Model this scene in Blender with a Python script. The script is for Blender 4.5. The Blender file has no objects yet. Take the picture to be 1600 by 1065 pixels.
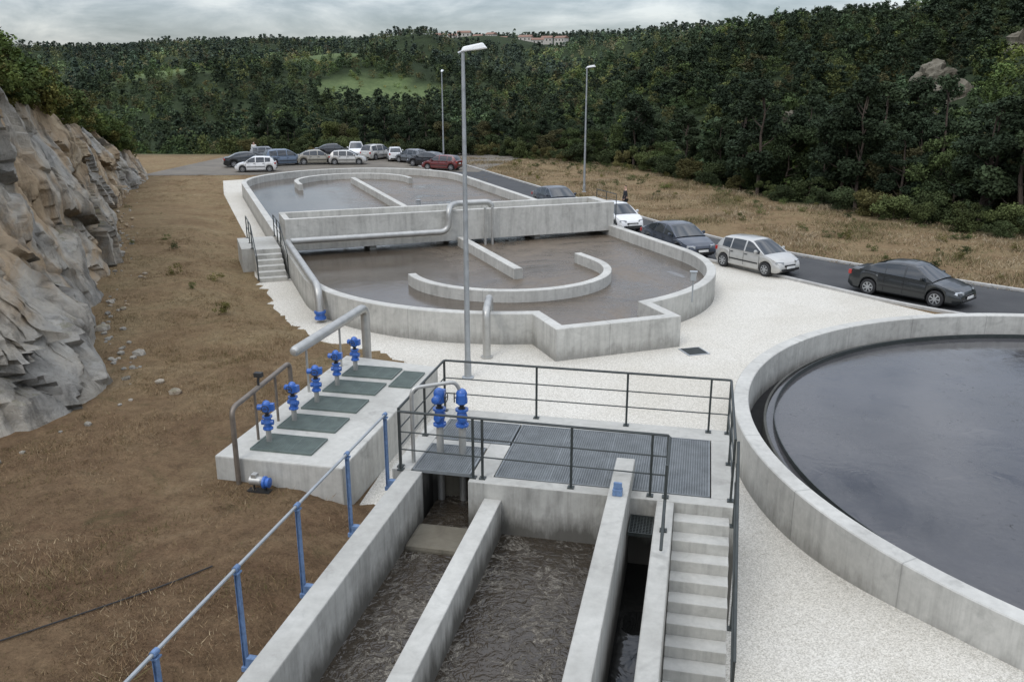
import bpy, math, random
import numpy as np
from mathutils import Vector, noise, Matrix
random.seed(7); rng=np.random.default_rng(7)
sc=bpy.context.scene
COL=sc.collection
# ---------------------------------------------------------------- frames
CP,SP=math.cos(math.radians(12.4)),math.sin(math.radians(12.4))
def W(r,w): return (r*CP-w*SP, r*SP+w*CP)          # survey frame (right, forward) -> site
def NM(n,m): return (n*.8387-m*.5446, n*.5446+m*.8387)  # ditch frame (across, along) -> site
# ---------------------------------------------------------------- materials
def newmat(name):
    m=bpy.data.materials.new(name); m.use_nodes=True
    nt=m.node_tree; b=nt.nodes['Principled BSDF']; return m,nt,b
def ND(nt,typ,ins=None,**props):
    n=nt.nodes.new(typ)
    for k,v in props.items(): setattr(n,k,v)
    if ins:
        for k,v in ins.items():
            s=n.inputs[k]
            if isinstance(v,bpy.types.NodeSocket): nt.links.new(v,s)
            else: s.default_value=v
    return n
def c4(c): return (c[0],c[1],c[2],1) if len(c)==3 else c
def ramp(nt,fac,stops):
    r=nt.nodes.new('ShaderNodeValToRGB'); nt.links.new(fac,r.inputs[0])
    e=r.color_ramp.elements
    while len(e)<len(stops): e.new(.5)
    for i,(p,c) in enumerate(stops):
        e[i].position=p; e[i].color=c4(c) if not isinstance(c,(int,float)) else (c,c,c,1)
    return r.outputs[0]
def nz(nt,vec,scale,detail=5,rough=.6,dist=0.):
    return ND(nt,'ShaderNodeTexNoise',{'Vector':vec,'Scale':scale,'Detail':detail,'Roughness':rough,'Distortion':dist}).outputs[0]
def mapv(nt,vec,s): return ND(nt,'ShaderNodeMapping',{'Vector':vec,'Scale':s}).outputs[0]
def mix(nt,f,a,b,mode='MIX'):
    n=nt.nodes.new('ShaderNodeMix'); n.data_type='RGBA'; n.blend_type=mode
    for idx,v in ((0,f),(6,a),(7,b)):
        s=n.inputs[idx]
        if isinstance(v,bpy.types.NodeSocket): nt.links.new(v,s)
        else: s.default_value=v if idx==0 else c4(v)
    return n.outputs[2]
def mth(nt,op,a,b=0.,c=None):
    n=nt.nodes.new('ShaderNodeMath'); n.operation=op
    for i,v in enumerate((a,b,c)):
        if v is None: continue
        if isinstance(v,bpy.types.NodeSocket): nt.links.new(v,n.inputs[i])
        else: n.inputs[i].default_value=v
    return n.outputs[0]
def bump(nt,b,h,strength,dist=.02):
    n=ND(nt,'ShaderNodeBump',{'Height':h,'Strength':strength,'Distance':dist}); nt.links.new(n.outputs[0],b.inputs['Normal'])
def pos(nt): return ND(nt,'ShaderNodeNewGeometry').outputs['Position']
def simple(name,col,rough=.5,metal=0.,var=.15,scale=6,coat=0.):
    m,nt,b=newmat(name); p=ND(nt,'ShaderNodeTexCoord').outputs['Object']
    n=nz(nt,p,scale,5,.65)
    c=ramp(nt,n,[(.3,tuple(x*(1-var) for x in col)),(.7,tuple(min(1,x*(1+var)) for x in col))])
    nt.links.new(c,b.inputs['Base Color']); b.inputs['Roughness'].default_value=rough; b.inputs['Metallic'].default_value=metal
    b.inputs['Coat Weight'].default_value=coat
    rr=ramp(nt,n,[(.3,max(0,rough-.08)),(.7,min(1,rough+.1))]); nt.links.new(rr,b.inputs['Roughness'])
    return m
def concrete(name,lo,hi,joint=False,streak=.8,wet=None,ws=.75):
    m,nt,b=newmat(name); p=pos(nt)
    c=ramp(nt,nz(nt,p,.6,6,.65),[(.3,lo),(.68,hi)])
    c=mix(nt,.5,c,ramp(nt,nz(nt,p,7,6,.7),[(.3,.66),(.7,1.0)]),'MULTIPLY')
    nrm=ND(nt,'ShaderNodeSeparateXYZ',{0:ND(nt,'ShaderNodeNewGeometry').outputs['Normal']}).outputs[2]
    side=mth(nt,'LESS_THAN',nrm,.5)
    st=ramp(nt,nz(nt,mapv(nt,p,(3.5,3.5,.3)),1.3,5,.7),[(.46,1.),(.70,streak)])
    c=mix(nt,side,c,mix(nt,1.,c,st,'MULTIPLY'))
    blot=ramp(nt,nz(nt,p,1.8,4,.6,1.),[(.56,1.),(.7,.82)])
    c=mix(nt,1.,c,blot,'MULTIPLY')
    if wet is not None:
        z=ND(nt,'ShaderNodeSeparateXYZ',{0:p}).outputs[2]
        h=mth(nt,'SUBTRACT',mth(nt,'ADD',wet,mth(nt,'MULTIPLY',mth(nt,'SUBTRACT',nz(nt,mapv(nt,p,(2,2,.5)),1.5,5,.7),.5),.9)),z)
        wf=ramp(nt,mth(nt,'MULTIPLY',h,3.),[(0,0.),(1,ws)]); wf=mth(nt,'MULTIPLY',wf,side)
        c=mix(nt,wf,c,(.085,.080,.068))
    if joint:
        a=ND(nt,'ShaderNodeAttribute',attribute_name='along').outputs['Fac']
        fr=mth(nt,'FRACT',mth(nt,'MULTIPLY',a,1/2.5)); j=mth(nt,'LESS_THAN',fr,.010)
        c=mix(nt,mth(nt,'MULTIPLY',j,.4),c,(.15,.15,.14))
    nt.links.new(c,b.inputs['Base Color']); b.inputs['Roughness'].default_value=.88
    b.inputs['Specular IOR Level'].default_value=.25
    bump(nt,b,nz(nt,p,35,5,.7),.2,.01); return m
M={}
M['conc']=concrete('weathered_concrete',(.38,.37,.335),(.55,.54,.495),False,.74)
M['concw']=concrete('channel_concrete',(.36,.35,.315),(.54,.53,.485),False,.64,1.6,.9)
M['concj']=concrete('cast_concrete_panels',(.44,.43,.395),(.58,.57,.525),True,.76,.42,.45)
M['concd']=concrete('damp_concrete',(.12,.105,.078),(.23,.21,.165),False,.45)
M['concx']=concrete('wet_concrete',(.06,.06,.053),(.11,.11,.10),False,.45)
M['kerb']=concrete('kerb_concrete',(.38,.37,.35),(.52,.51,.48))
M['steel']=simple('stainless_steel',(.44,.435,.41),.42,.6,.15,3)
M['galv']=simple('galvanised_steel',(.36,.38,.39),.5,.55,.15,4)
M['rail']=simple('dark_painted_steel',(.045,.052,.05),.45,.3,.25,8)
M['blue']=simple('blue_enamel',(.03,.11,.38),.38,.0,.2,9,.3)
M['bluep']=simple('faded_blue_paint',(.11,.18,.31),.55,.0,.35,14)
M['black']=simple('black_rubber',(.02,.02,.02),.6,0,.2)
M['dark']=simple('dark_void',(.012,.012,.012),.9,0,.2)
M['grate']=simple('grey_grating',(.21,.225,.23),.55,.3,.2,3)
M['grateg']=simple('green_grey_grating',(.12,.15,.135),.5,.1,.25,3)
M['lampw']=simple('lamp_lens',(.75,.76,.75),.3,0,.05)
M['tyre']=simple('tyre_rubber',(.02,.02,.021),.75)
M['rim']=simple('alloy_rim',(.42,.43,.44),.35,.7)
M['plastic']=simple('black_trim_plastic',(.018,.018,.018),.5)
M['plate']=simple('number_plate_white',(.7,.7,.68),.4)
M['red']=simple('tail_lens_red',(.35,.02,.015),.2,0,.1,6,.4)
M['tile']=simple('clay_tile',(.22,.13,.095),.85,0,.3,2)
M['plaster']=simple('pale_render',(.5,.47,.42),.85,0,.15,1)
m,nt,b=newmat('headlamp_glass'); b.inputs['Base Color'].default_value=(.55,.57,.58,1); b.inputs['Roughness'].default_value=.12; b.inputs['Metallic'].default_value=.5; M['hl']=m
m,nt,b=newmat('car_glass'); b.inputs['Base Color'].default_value=(.015,.02,.024,1); b.inputs['Roughness'].default_value=.05; b.inputs['Specular IOR Level'].default_value=.9; M['glass']=m
def paint(name,c,metal=.3):
    m,nt,b=newmat(name); p=ND(nt,'ShaderNodeTexCoord').outputs['Object']
    d=ramp(nt,nz(nt,p,2.5,5),[(.35,tuple(x*.88 for x in c)),(.7,c)])
    nt.links.new(d,b.inputs['Base Color']); b.inputs['Roughness'].default_value=.32; b.inputs['Metallic'].default_value=metal
    b.inputs['Coat Weight'].default_value=.6; b.inputs['Coat Roughness'].default_value=.08; return m
PAINT={'dark':paint('dark_grey_car_paint',(.022,.025,.026)),'silver':paint('silver_car_paint',(.50,.49,.46),.35),
 'navy':paint('blue_grey_car_paint',(.045,.055,.075)),'white':paint('white_car_paint',(.72,.72,.71),0),
 'black':paint('black_car_paint',(.012,.012,.014),.1),'beige':paint('champagne_car_paint',(.30,.28,.23),.3),
 'red':paint('dark_red_car_paint',(.13,.02,.02),.1),'grey':paint('mid_grey_car_paint',(.14,.15,.16),.4),'blue':paint('steel_blue_car_paint',(.12,.16,.22),.4)}
# foliage
m,nt,b=newmat('foliage')
a=ND(nt,'ShaderNodeAttribute',attribute_name='tint').outputs['Color']
oc=ND(nt,'ShaderNodeObjectInfo').outputs['Color']
c=mix(nt,1.,a,oc,'MULTIPLY'); nt.links.new(c,b.inputs['Base Color'])
b.inputs['Roughness'].default_value=.8; b.inputs['Specular IOR Level'].default_value=.08
M['leaf']=m
M['bark']=simple('pine_bark',(.07,.052,.04),.9,0,.35,12)
# gravel
m,nt,b=newmat('white_gravel'); p=pos(nt)
v=ND(nt,'ShaderNodeTexVoronoi',{'Vector':p,'Scale':60.}); 
g=ramp(nt,ND(nt,'ShaderNodeSeparateColor',{0:v.outputs['Color']}).outputs[0],[(0,(.42,.395,.335)),(.5,(.61,.58,.515)),(1,(.74,.71,.64))])
g=mix(nt,1.,g,ramp(nt,nz(nt,p,.25,6,.6,.2),[(.3,(.88,.865,.835)),(.6,(1,1,1))]),'MULTIPLY')
g=mix(nt,1.,g,ramp(nt,nz(nt,p,14.,5,.8),[(.3,.82),(.6,1.)]),'MULTIPLY')
nt.links.new(g,b.inputs['Base Color']); b.inputs['Roughness'].default_value=.9; b.inputs['Specular IOR Level'].default_value=.2
bump(nt,b,v.outputs['Distance'],-.5,.012); M['gravel']=m
# brown ground
m,nt,b=newmat('dry_ground'); p=pos(nt)
c1=ramp(nt,nz(nt,p,.35,7,.72,.6),[(.28,(.095,.056,.032)),(.43,(.15,.095,.055)),(.57,(.20,.135,.078)),(.75,(.25,.185,.115))])
c2=ramp(nt,nz(nt,p,.35,7,.7,.4),[(.28,(.16,.105,.055)),(.46,(.24,.17,.095)),(.6,(.25,.19,.105)),(.75,(.32,.25,.155))])
yy=ND(nt,'ShaderNodeSeparateXYZ',{0:p}).outputs[1]
c=mix(nt,ramp(nt,mth(nt,'ADD',mth(nt,'MULTIPLY',yy,.03),mth(nt,'MULTIPLY',nz(nt,p,.15,4),.5)),[(.6,0.),(1.,.85)]),c1,c2)
c=mix(nt,.8,c,ramp(nt,nz(nt,p,3.2,8,.82,.6),[(.3,.42),(.5,.92),(.68,1.3)]),'MULTIPLY')
c=mix(nt,.65,c,ramp(nt,nz(nt,p,20,5,.85),[(.3,.45),(.62,1.3)]),'MULTIPLY')
c=mix(nt,ramp(nt,nz(nt,p,.6,6,.75,.8),[(.58,0.),(.68,.4)]),c,(.085,.08,.036))
veg=ND(nt,'ShaderNodeAttribute',attribute_name='veg').outputs['Fac']
fc=ramp(nt,nz(nt,p,.05,8,.8,.5),[(.3,(.018,.026,.013)),(.6,(.034,.048,.021))])
lw=ND(nt,'ShaderNodeAttribute',attribute_name='lawn').outputs['Fac']
fc=mix(nt,lw,fc,ramp(nt,nz(nt,p,.08,7,.85),[(.35,(.065,.095,.037)),(.6,(.13,.165,.07))]))
c=mix(nt,veg,c,fc)
nt.links.new(c,b.inputs['Base Color']); b.inputs['Roughness'].default_value=.95; b.inputs['Specular IOR Level'].default_value=.1
bump(nt,b,nz(nt,p,7,7,.82),.9,.10); M['ground']=m
# asphalt
m,nt,b=newmat('asphalt'); p=pos(nt)
c=ramp(nt,nz(nt,p,.5,6,.6),[(.3,(.035,.036,.038)),(.7,(.06,.06,.06))]); c=mix(nt,.5,c,ramp(nt,nz(nt,p,60,3,.7),[(.3,.5),(.7,1.4)]),'MULTIPLY')
nt.links.new(c,b.inputs['Base Color']); b.inputs['Roughness'].default_value=.85; bump(nt,b,nz(nt,p,80,3),.3,.01); M['asph']=m
m,nt,b=newmat('dusty_yard'); p=pos(nt)
c=ramp(nt,nz(nt,p,.3,6,.7),[(.3,(.09,.08,.065)),(.7,(.19,.165,.13))]); nt.links.new(c,b.inputs['Base Color']); b.inputs['Roughness'].default_value=.9; M['yard']=m
# rock
m,nt,b=newmat('granite_cliff'); p=pos(nt)
c=ramp(nt,nz(nt,p,.16,6,.62,.6),[(.32,(.27,.26,.235)),(.42,(.37,.355,.32)),(.50,(.43,.39,.325)),(.57,(.42,.315,.205)),(.64,(.47,.375,.255)),(.74,(.45,.42,.365))])
c=mix(nt,.75,c,ramp(nt,nz(nt,p,2.0,8,.78,.6),[(.30,.45),(.45,.9),(.7,1.15)]),'MULTIPLY')
st=ramp(nt,nz(nt,mapv(nt,p,(1.3,1.3,.35)),.8,7,.72,.5),[(.49,1.),(.67,.42)]); c=mix(nt,1.,c,st,'MULTIPLY')
ck=ND(nt,'ShaderNodeAttribute',attribute_name='crack').outputs['Fac']; c=mix(nt,mth(nt,'MULTIPLY',ck,.75),c,(.05,.043,.034))
gz=ND(nt,'ShaderNodeSeparateXYZ',{0:ND(nt,'ShaderNodeNewGeometry').outputs['Normal']}).outputs[2]
gf=mth(nt,'MULTIPLY',ramp(nt,gz,[(.75,0.),(.92,.7)]),ramp(nt,nz(nt,p,1.2,6,.8),[(.5,0.),(.6,1.)])); c=mix(nt,gf,c,(.13,.12,.06))
nt.links.new(c,b.inputs['Base Color']); b.inputs['Roughness'].default_value=.92; b.inputs['Specular IOR Level'].default_value=.15
bump(nt,b,nz(nt,p,1.9,9,.75,.5),.9,.24); M['rock']=m
# waters
def water(name,base,foam,fs,lo,hi,rough,bs,bstr,dist=2.,famt=.8,lines=0.,wide=.04,mask=False,calm=1.,ldet=8,lm=(.42,.60)):
    m,nt,b=newmat(name); p=pos(nt)
    wp=mix(nt,.25,p,ND(nt,'ShaderNodeTexNoise',{'Vector':p,'Scale':fs*.6,'Detail':4.}).outputs['Color'],'ADD')
    n=nz(nt,wp,fs,8,.75,dist)
    f=ramp(nt,n,[(lo,0.),(hi,famt)])
    if lines:
        l_=mth(nt,'ABSOLUTE',mth(nt,'SUBTRACT',nz(nt,wp,fs*1.5,ldet,.62,.9),.5)); l_=ramp(nt,l_,[(0,lines),(wide*.4,lines*.45),(wide,0.)])
        l_=mth(nt,'MULTIPLY',l_,ramp(nt,nz(nt,p,1.1,5,.75),[(lm[0],0.),(lm[1],1.)])); l_=mth(nt,'MULTIPLY',l_,ramp(nt,nz(nt,p,22,4,.8),[(.38,.25),(.6,1.)])); f=mth(nt,'MAXIMUM',f,l_)
    if mask:
        s=ND(nt,'ShaderNodeSeparateXYZ',{0:p}); nn=mth(nt,'ADD',mth(nt,'MULTIPLY',s.outputs[0],.8387),mth(nt,'MULTIPLY',s.outputs[1],.5446))
        nn=mth(nt,'ADD',nn,mth(nt,'MULTIPLY',nz(nt,p,.2,5,.6),3.)); f=mth(nt,'MULTIPLY',f,ramp(nt,mth(nt,'MULTIPLY',nn,.05),[(.50,.10),(.68,1.)]))
    fine=ramp(nt,nz(nt,p,9,5,.8),[(.3,.6),(.65,1.2)])
    c=mix(nt,f,ramp(nt,nz(nt,p,.4,4),[(.3,tuple(x*.7 for x in base)),(.7,tuple(x*1.2 for x in base))]),mix(nt,1.,foam,fine,'MULTIPLY'))
    nt.links.new(c,b.inputs['Base Color'])
    r=mth(nt,'ADD',mth(nt,'MULTIPLY',f,.5),rough); nt.links.new(r,b.inputs['Roughness'])
    h=mth(nt,'MULTIPLY',nz(nt,p,bs,6 if calm<.5 else 2,.6,1.2),mth(nt,'ADD',calm,f)); bump(nt,b,mth(nt,'ADD',h,mth(nt,'MULTIPLY',f,.15)),bstr,.09); return m,nt,b
M['wch'],_,_=water('murky_channel_water',(.050,.040,.029),(.46,.42,.35),1.9,.60,.88,.05,6.5,.65,1.,.40,.95,.05,False,1.,4,(.40,.58))
M['wdk'],_,_=water('dark_still_water',(.012,.012,.011),(.05,.05,.045),1.,.6,.75,.06,2,.1)
M['wdi'],_,_=water('ditch_water',(.085,.069,.053),(.165,.128,.092),.16,.38,.58,.07,2.6,.4,1.5,.85,.35,.02,True,.12)
m,nt,b=water('clarifier_water',(.060,.058,.060),(.085,.082,.080),.5,.4,.7,.05,1.5,.03,1.,.6); p=pos(nt)
v=nz(nt,p,7.,5,.75,1.2)
sp=mth(nt,'MULTIPLY',ramp(nt,v,[(.61,0.),(.65,1.)]),ramp(nt,nz(nt,p,.35,5,.7),[(.42,.15),(.62,1.)]))
src=b.inputs['Base Color'].links[0].from_socket; nt.links.new(mix(nt,mth(nt,'MULTIPLY',sp,.85),src,(.012,.012,.011)),b.inputs['Base Color'])
rs_=b.inputs['Roughness'].links[0].from_socket; nt.links.new(mth(nt,'ADD',mth(nt,'MULTIPLY',rs_,.6),mth(nt,'MULTIPLY',sp,.4)),b.inputs['Roughness'])
M['wcl']=m
# ---------------------------------------------------------------- mesh builder
def thing(name,loc,label,cat,rotz=0.,group=None,kind=None):
    e=bpy.data.objects.new(name,None); e.location=loc; e.rotation_euler=(0,0,rotz); e.empty_display_size=.3
    COL.objects.link(e); e['label']=label; e['category']=cat
    if group: e['group']=group
    if kind: e['kind']=kind
    return e
def fillet(pts,rad,k=6):
    pts=[Vector(p) for p in pts]; out=[pts[0]]
    for i in range(1,len(pts)-1):
        a,b_,c=pts[i-1],pts[i],pts[i+1]; d1=(a-b_); d2=(c-b_)
        r=min(rad,d1.length*.49,d2.length*.49)
        p1=b_+d1.normalized()*r; p2=b_+d2.normalized()*r
        for j in range(k+1):
            t=j/k; out.append(p1*(1-t)**2+b_*2*t*(1-t)+p2*t*t)
    out.append(pts[-1]); return out
class MB:
    def __init__(s): s.v=[]; s.f=[]
    def add(s,v,f):
        o=len(s.v); s.v+= [tuple(x) for x in v]; s.f+=[tuple(i+o for i in q) for q in f]; return s
    def box(s,x0,x1,y0,y1,z0,z1,rot=0,org=None):
        v=[(x,y,z) for z in (z0,z1) for y in (y0,y1) for x in (x0,x1)]
        if rot:
            cx,cy=org if org else ((x0+x1)/2,(y0+y1)/2); c_,s_=math.cos(rot),math.sin(rot)
            v=[(cx+(x-cx)*c_-(y-cy)*s_,cy+(x-cx)*s_+(y-cy)*c_,z) for x,y,z in v]
        return s.add(v,[(0,2,3,1),(4,5,7,6),(0,1,5,4),(2,6,7,3),(0,4,6,2),(1,3,7,5)])
    def prism(s,poly,z0,z1):
        n=len(poly); v=[(x,y,z0) for x,y in poly]+[(x,y,z1) for x,y in poly]
        return s.add(v,[tuple(range(n))[::-1],tuple(range(n,2*n))]+[(i,(i+1)%n,n+(i+1)%n,n+i) for i in range(n)])
    def tube(s,pts,r,seg=10,fil=0.,r2=None):
        pts=[Vector(p) for p in pts]
        if fil: pts=fillet(pts,fil)
        t0=(pts[1]-pts[0]).normalized(); up=Vector((0,0,1)) if abs(t0.z)<.9 else Vector((1,0,0))
        u=t0.cross(up).normalized(); vs=[]
        n=len(pts)
        for i,p in enumerate(pts):
            t=(pts[min(i+1,n-1)]-pts[max(i-1,0)]).normalized()
            u=(u-t*u.dot(t)).normalized(); w_=t.cross(u)
            rr=r if r2 is None else r+(r2-r)*i/(n-1)
            for k in range(seg):
                a=2*math.pi*k/seg; vs.append(p+(u*math.cos(a)+w_*math.sin(a))*rr)
        fs=[(i*seg+k,i*seg+(k+1)%seg,(i+1)*seg+(k+1)%seg,(i+1)*seg+k) for i in range(n-1) for k in range(seg)]
        fs+=[tuple(range(seg))[::-1],tuple(range((n-1)*seg,n*seg))]
        return s.add(vs,fs)
    def lathe(s,prof,org=(0,0,0),axis='z',seg=20):
        vs=[]; n=len(prof)
        for r,h in prof:
            for k in range(seg):
                a=2*math.pi*k/seg; x,y=r*math.cos(a),r*math.sin(a)
                q=(x,y,h) if axis=='z' else ((h,x,y) if axis=='x' else (y,h,x))
                vs.append((q[0]+org[0],q[1]+org[1],q[2]+org[2]))
        fs=[(i*seg+k,i*seg+(k+1)%seg,(i+1)*seg+(k+1)%seg,(i+1)*seg+k) for i in range(n-1) for k in range(seg)]
        fs+=[tuple(range(seg))[::-1],tuple(range((n-1)*seg,n*seg))]
        return s.add(vs,fs)
    def obj(s,name,mat,parent=None,loc=None,smooth=False,bevel=0.,local=False,sharp=35,**props):
        me=bpy.data.meshes.new(name)
        vs=s.v
        if parent is not None and not local:
            inv=(Matrix.Translation(parent.location)@Matrix.Rotation(parent.rotation_euler.z,4,'Z')).inverted()
            vs=[tuple(inv@Vector(q)) for q in vs]
        elif loc is not None: vs=[(x-loc[0],y-loc[1],z-loc[2]) for x,y,z in vs]
        me.from_pydata(vs,[],s.f); me.update()
        o=bpy.data.objects.new(name,me); COL.objects.link(o)
        if parent is not None: o.parent=parent
        elif loc is not None: o.location=loc
        me.materials.append(mat)
        if smooth:
            me.polygons.foreach_set('use_smooth',[True]*len(me.polygons))
            try: me.set_sharp_from_angle(angle=math.radians(sharp))
            except Exception: pass
        if bevel:
            md=o.modifiers.new('bevel','BEVEL'); md.width=bevel; md.segments=2; md.limit_method='ANGLE'
        for k,v_ in props.items(): o[k]=v_
        return o
def clone(root,loc,rotz=0.,scale=1.,name=None,**props):
    n=root.copy(); n.name=name or root.name.split('.')[0]; n.location=loc; n.rotation_euler=(0,0,rotz); n.scale=(scale,)*3 if isinstance(scale,(int,float)) else scale
    COL.objects.link(n)
    for k,v_ in props.items(): n[k]=v_
    made=set()
    def rec(src,dst):
        for ch in list(src.children):
            if ch in made: continue
            cc=ch.copy(); made.add(cc); cc.parent=dst; cc.matrix_parent_inverse=ch.matrix_parent_inverse; COL.objects.link(cc); rec(ch,cc)
    rec(root,n); return n
def walk(o):
    for ch in o.children:
        yield ch
        yield from walk(ch)
def sweep_wall(path,t,z0,z1,closed=False,ch=.02):
    n=len(path); P=[Vector((p[0],p[1])) for p in path]; v=[];al=[];L=0
    prof=[(-t/2,z0),(-t/2,z1-ch),(-t/2+ch,z1),(t/2-ch,z1),(t/2,z1-ch),(t/2,z0)]
    for i in range(n):
        a=P[i-1] if (i or closed) else P[i]; c=P[(i+1)%n] if (i<n-1 or closed) else P[i]
        d1=(P[i]-a); d2=(c-P[i])
        if d1.length<1e-6: d1=d2
        if d2.length<1e-6: d2=d1
        d1=d1.normalized(); d2=d2.normalized(); tt=(d1+d2).normalized(); nn=Vector((tt.y,-tt.x)); k=1/max(.4,tt.dot(d1))
        if i: L+=(P[i]-P[i-1]).length
        for off,z in prof: v.append((P[i].x+nn.x*off*k,P[i].y+nn.y*off*k,z)); al.append(L)
    m_=len(prof); f=[]
    for i in range(n if closed else n-1):
        j=(i+1)%n
        for k in range(m_-1): f.append((i*m_+k,i*m_+k+1,j*m_+k+1,j*m_+k))
    if not closed: f+=[tuple(range(m_)),tuple(range((n-1)*m_,n*m_))[::-1]]
    return v,f,al
def wallobj(name,path,t,z0,z1,mat,parent=None,closed=False,ch=.02,loc=None,**props):
    v,f,al=sweep_wall(path,t,z0,z1,closed,ch); mb=MB().add(v,f); o=mb.obj(name,mat,parent,loc=loc,**props)
    at=o.data.attributes.new('along','FLOAT','POINT'); at.data.foreach_set('value',al); return o
def arc(cx,cy,r,a0,a1,n): return [(cx+r*math.cos(math.radians(a0+(a1-a0)*i/n)),cy+r*math.sin(math.radians(a0+(a1-a0)*i/n))) for i in range(n+1)]
def chaikin(p,k=3):
    for _ in range(k):
        q=[p[0]]
        for a,b_ in zip(p[:-1],p[1:]):
            q.append((a[0]*.75+b_[0]*.25,a[1]*.75+b_[1]*.25)); q.append((a[0]*.25+b_[0]*.75,a[1]*.25+b_[1]*.75))
        q.append(p[-1]); p=q
    return p
def flat(name,poly,z,mat,**props):
    me=bpy.data.meshes.new(name); me.from_pydata([(x,y,z) for x,y in poly],[],[tuple(range(len(poly)))]); me.update()
    if me.polygons[0].normal.z<0: me.flip_normals()
    o=bpy.data.objects.new(name,me); COL.objects.link(o); me.materials.append(mat)
    for k,v_ in props.items(): o[k]=v_
    return o
def smooth01(x): x=np.clip(x,0,1); return x*x*(3-2*x)
# ---------------------------------------------------------------- terrain
def edge_w(r): return np.interp(r,[-60,-1,11.5,18.6,25.5,40,80,200],[97,94,80,57,44,34,15,-60])
AZ=[-180,-60,-30,-16,0,8.5,17,24,31,60,120,180]
DRT=[1100,1100,1100,1080,1000,760,480,300,190,200,600,1100]
def DR(az): return np.interp(az,AZ,DRT)
def zleft(x,y):   # soil rises gently towards the cutting
    gl=np.interp(y,[0,13.6,14.3,20.2,23,24,27.4,31.6,37.2,50,66],[-4.4,-4.6,-6.2,-6.6,-9,-11.6,-15.2,-18.3,-21.8,-30,-40])
    return .50*smooth01((gl-x)/2.6)
def terrain(r,w):
    r=np.asarray(r,float); w=np.asarray(w,float)
    d=(w-edge_w(r))*.7; dist=np.hypot(r,w); az=np.degrees(np.arctan2(r,w))
    dep=np.interp(az,[-30,3,14,25],[17,15,9,5]); z=-dep*smooth01(d/42)
    Dr=DR(az); H=np.interp(az,AZ,[30,30,30,44,46,41,31,24,27,34,30,30])
    Ds=np.maximum(.14*Dr,56); t=np.clip((dist-Ds)/(Dr-Ds),0,1.1); ex=np.interp(az,[0,14,24],[.8,.9,1.05])
    hill=(H+dep)*(t**ex)
    und=np.sin(r*.017+w*.006+1.3)*np.cos(w*.012-.006*r+.4)+.55*np.sin(r*.03-w*.022)+.35*np.sin(w*.05+r*.04+2)
    amp=8.5*smooth01((dist-190)/260)*np.clip((1.12-dist/Dr)*2.2,0.15,1)
    spur=8*np.exp(-((az-15)/8.)**2)*np.exp(-((dist-230)/65.)**2)
    return np.where(d>0,z+hill*smooth01(d/30)+(und*amp+spur)*smooth01(d/40),0)
LAWN=[(-52,350,30,30),(17,415,22,26),(-135,360,26,24),(-105,500,40,26),(-25,540,34,28),(70,430,20,22),(-200,560,40,26),(-170,700,60,30),(60,640,36,30),(-85,420,22,18),(-15,300,18,14)]
def lawn(r,w):
    v=0; jit=.35*np.sin(np.asarray(r)*.31+np.asarray(w)*.17)*np.cos(np.asarray(w)*.23-np.asarray(r)*.11)
    for a,b_,c_,d_ in LAWN: v=np.maximum(v,1+jit-((r-a)/c_)**2-((w-b_)/d_)**2)
    return np.clip(v*2.0,0,1)
na=360; rings=np.concatenate([[1.5],np.geomspace(3,2600,190)])
ang=np.linspace(0,2*np.pi,na,endpoint=False)
RR,AA=np.meshgrid(rings,ang,indexing='ij'); r_=RR*np.sin(AA); w_=RR*np.cos(AA)
X=r_*CP-w_*SP; Y=r_*SP+w_*CP
zt=terrain(r_,w_)+np.where((w_<edge_w(r_))&(w_>0)&(r_<0),zleft(X,Y)*smooth01((60-w_)/15),0)
V=np.stack([X.ravel(),Y.ravel(),zt.ravel()],1); V=np.vstack([V,[[0,0,0]]]); nr=len(rings)
F=[(i*na+j,i*na+(j+1)%na,(i+1)*na+(j+1)%na,(i+1)*na+j) for i in range(nr-1) for j in range(na)]+[(j,nr*na,(j+1)%na) for j in range(na)]
me=bpy.data.meshes.new('ground'); me.from_pydata(V.tolist(),[],F); me.update()
me.polygons.foreach_set('use_smooth',[True]*len(me.polygons))
if me.polygons[0].normal.z<0: me.flip_normals()
vg=smooth01(((w_-edge_w(r_))*.7+2)/6).ravel().tolist()+[0]
at=me.attributes.new('veg','FLOAT','POINT'); at.data.foreach_set('value',vg)
at=me.attributes.new('lawn','FLOAT','POINT'); at.data.foreach_set('value',lawn(r_,w_).ravel().tolist()+[0])
o=bpy.data.objects.new('ground',me); COL.objects.link(o); me.materials.append(M['ground']); o['kind']='structure'; o['label']='dry brown ground rising into wooded hills'; o['category']='ground'
# gravel yard
gp=[(-20.8,37.2),(-17.5,31.6),(-16.2,29.7),(-14.6,27.4),(-13.5,26.1),(-12.2,24.9),(-11,24.0),(-9.6,23.6),(-8.3,23.0),(-7.2,21.6),(-6.6,20.2),(-6.2,14.2),(-4.55,14.0),(.6,14.0),(.6,-6),(60,-6),(60,7.6),(35,18.9),(22,26.4),(14,30.0),(8.3,32.1),(4.1,36.3)]
gp+=[NM(20.95,37),NM(20.95,60),NM(20.95,76),NM(12,77),NM(3,75),NM(2.6,66)]
gr=[]
for i,(x,y) in enumerate(gp):
    gr.append((x,y))
    if i<9:
        x2,y2=gp[i+1]
        for k in range(1,6): gr.append((x+(x2-x)*k/6+random.uniform(-.22,.22),y+(y2-y)*k/6+random.uniform(-.22,.22)))
flat('gravel',gr,.004,M['gravel'],kind='structure',label='white crushed gravel yard between the tanks',category='gravel')
gx=np.linspace(.8,16,40); gy=np.linspace(-6,19,60); vs=[]; 
for y in gy:
    for x in gx:
        h=.30*float(smooth01((x-1.2)/3.))*float(smooth01((17.5-y)/6.))
        vs.append((x,y,.007+h))
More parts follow.
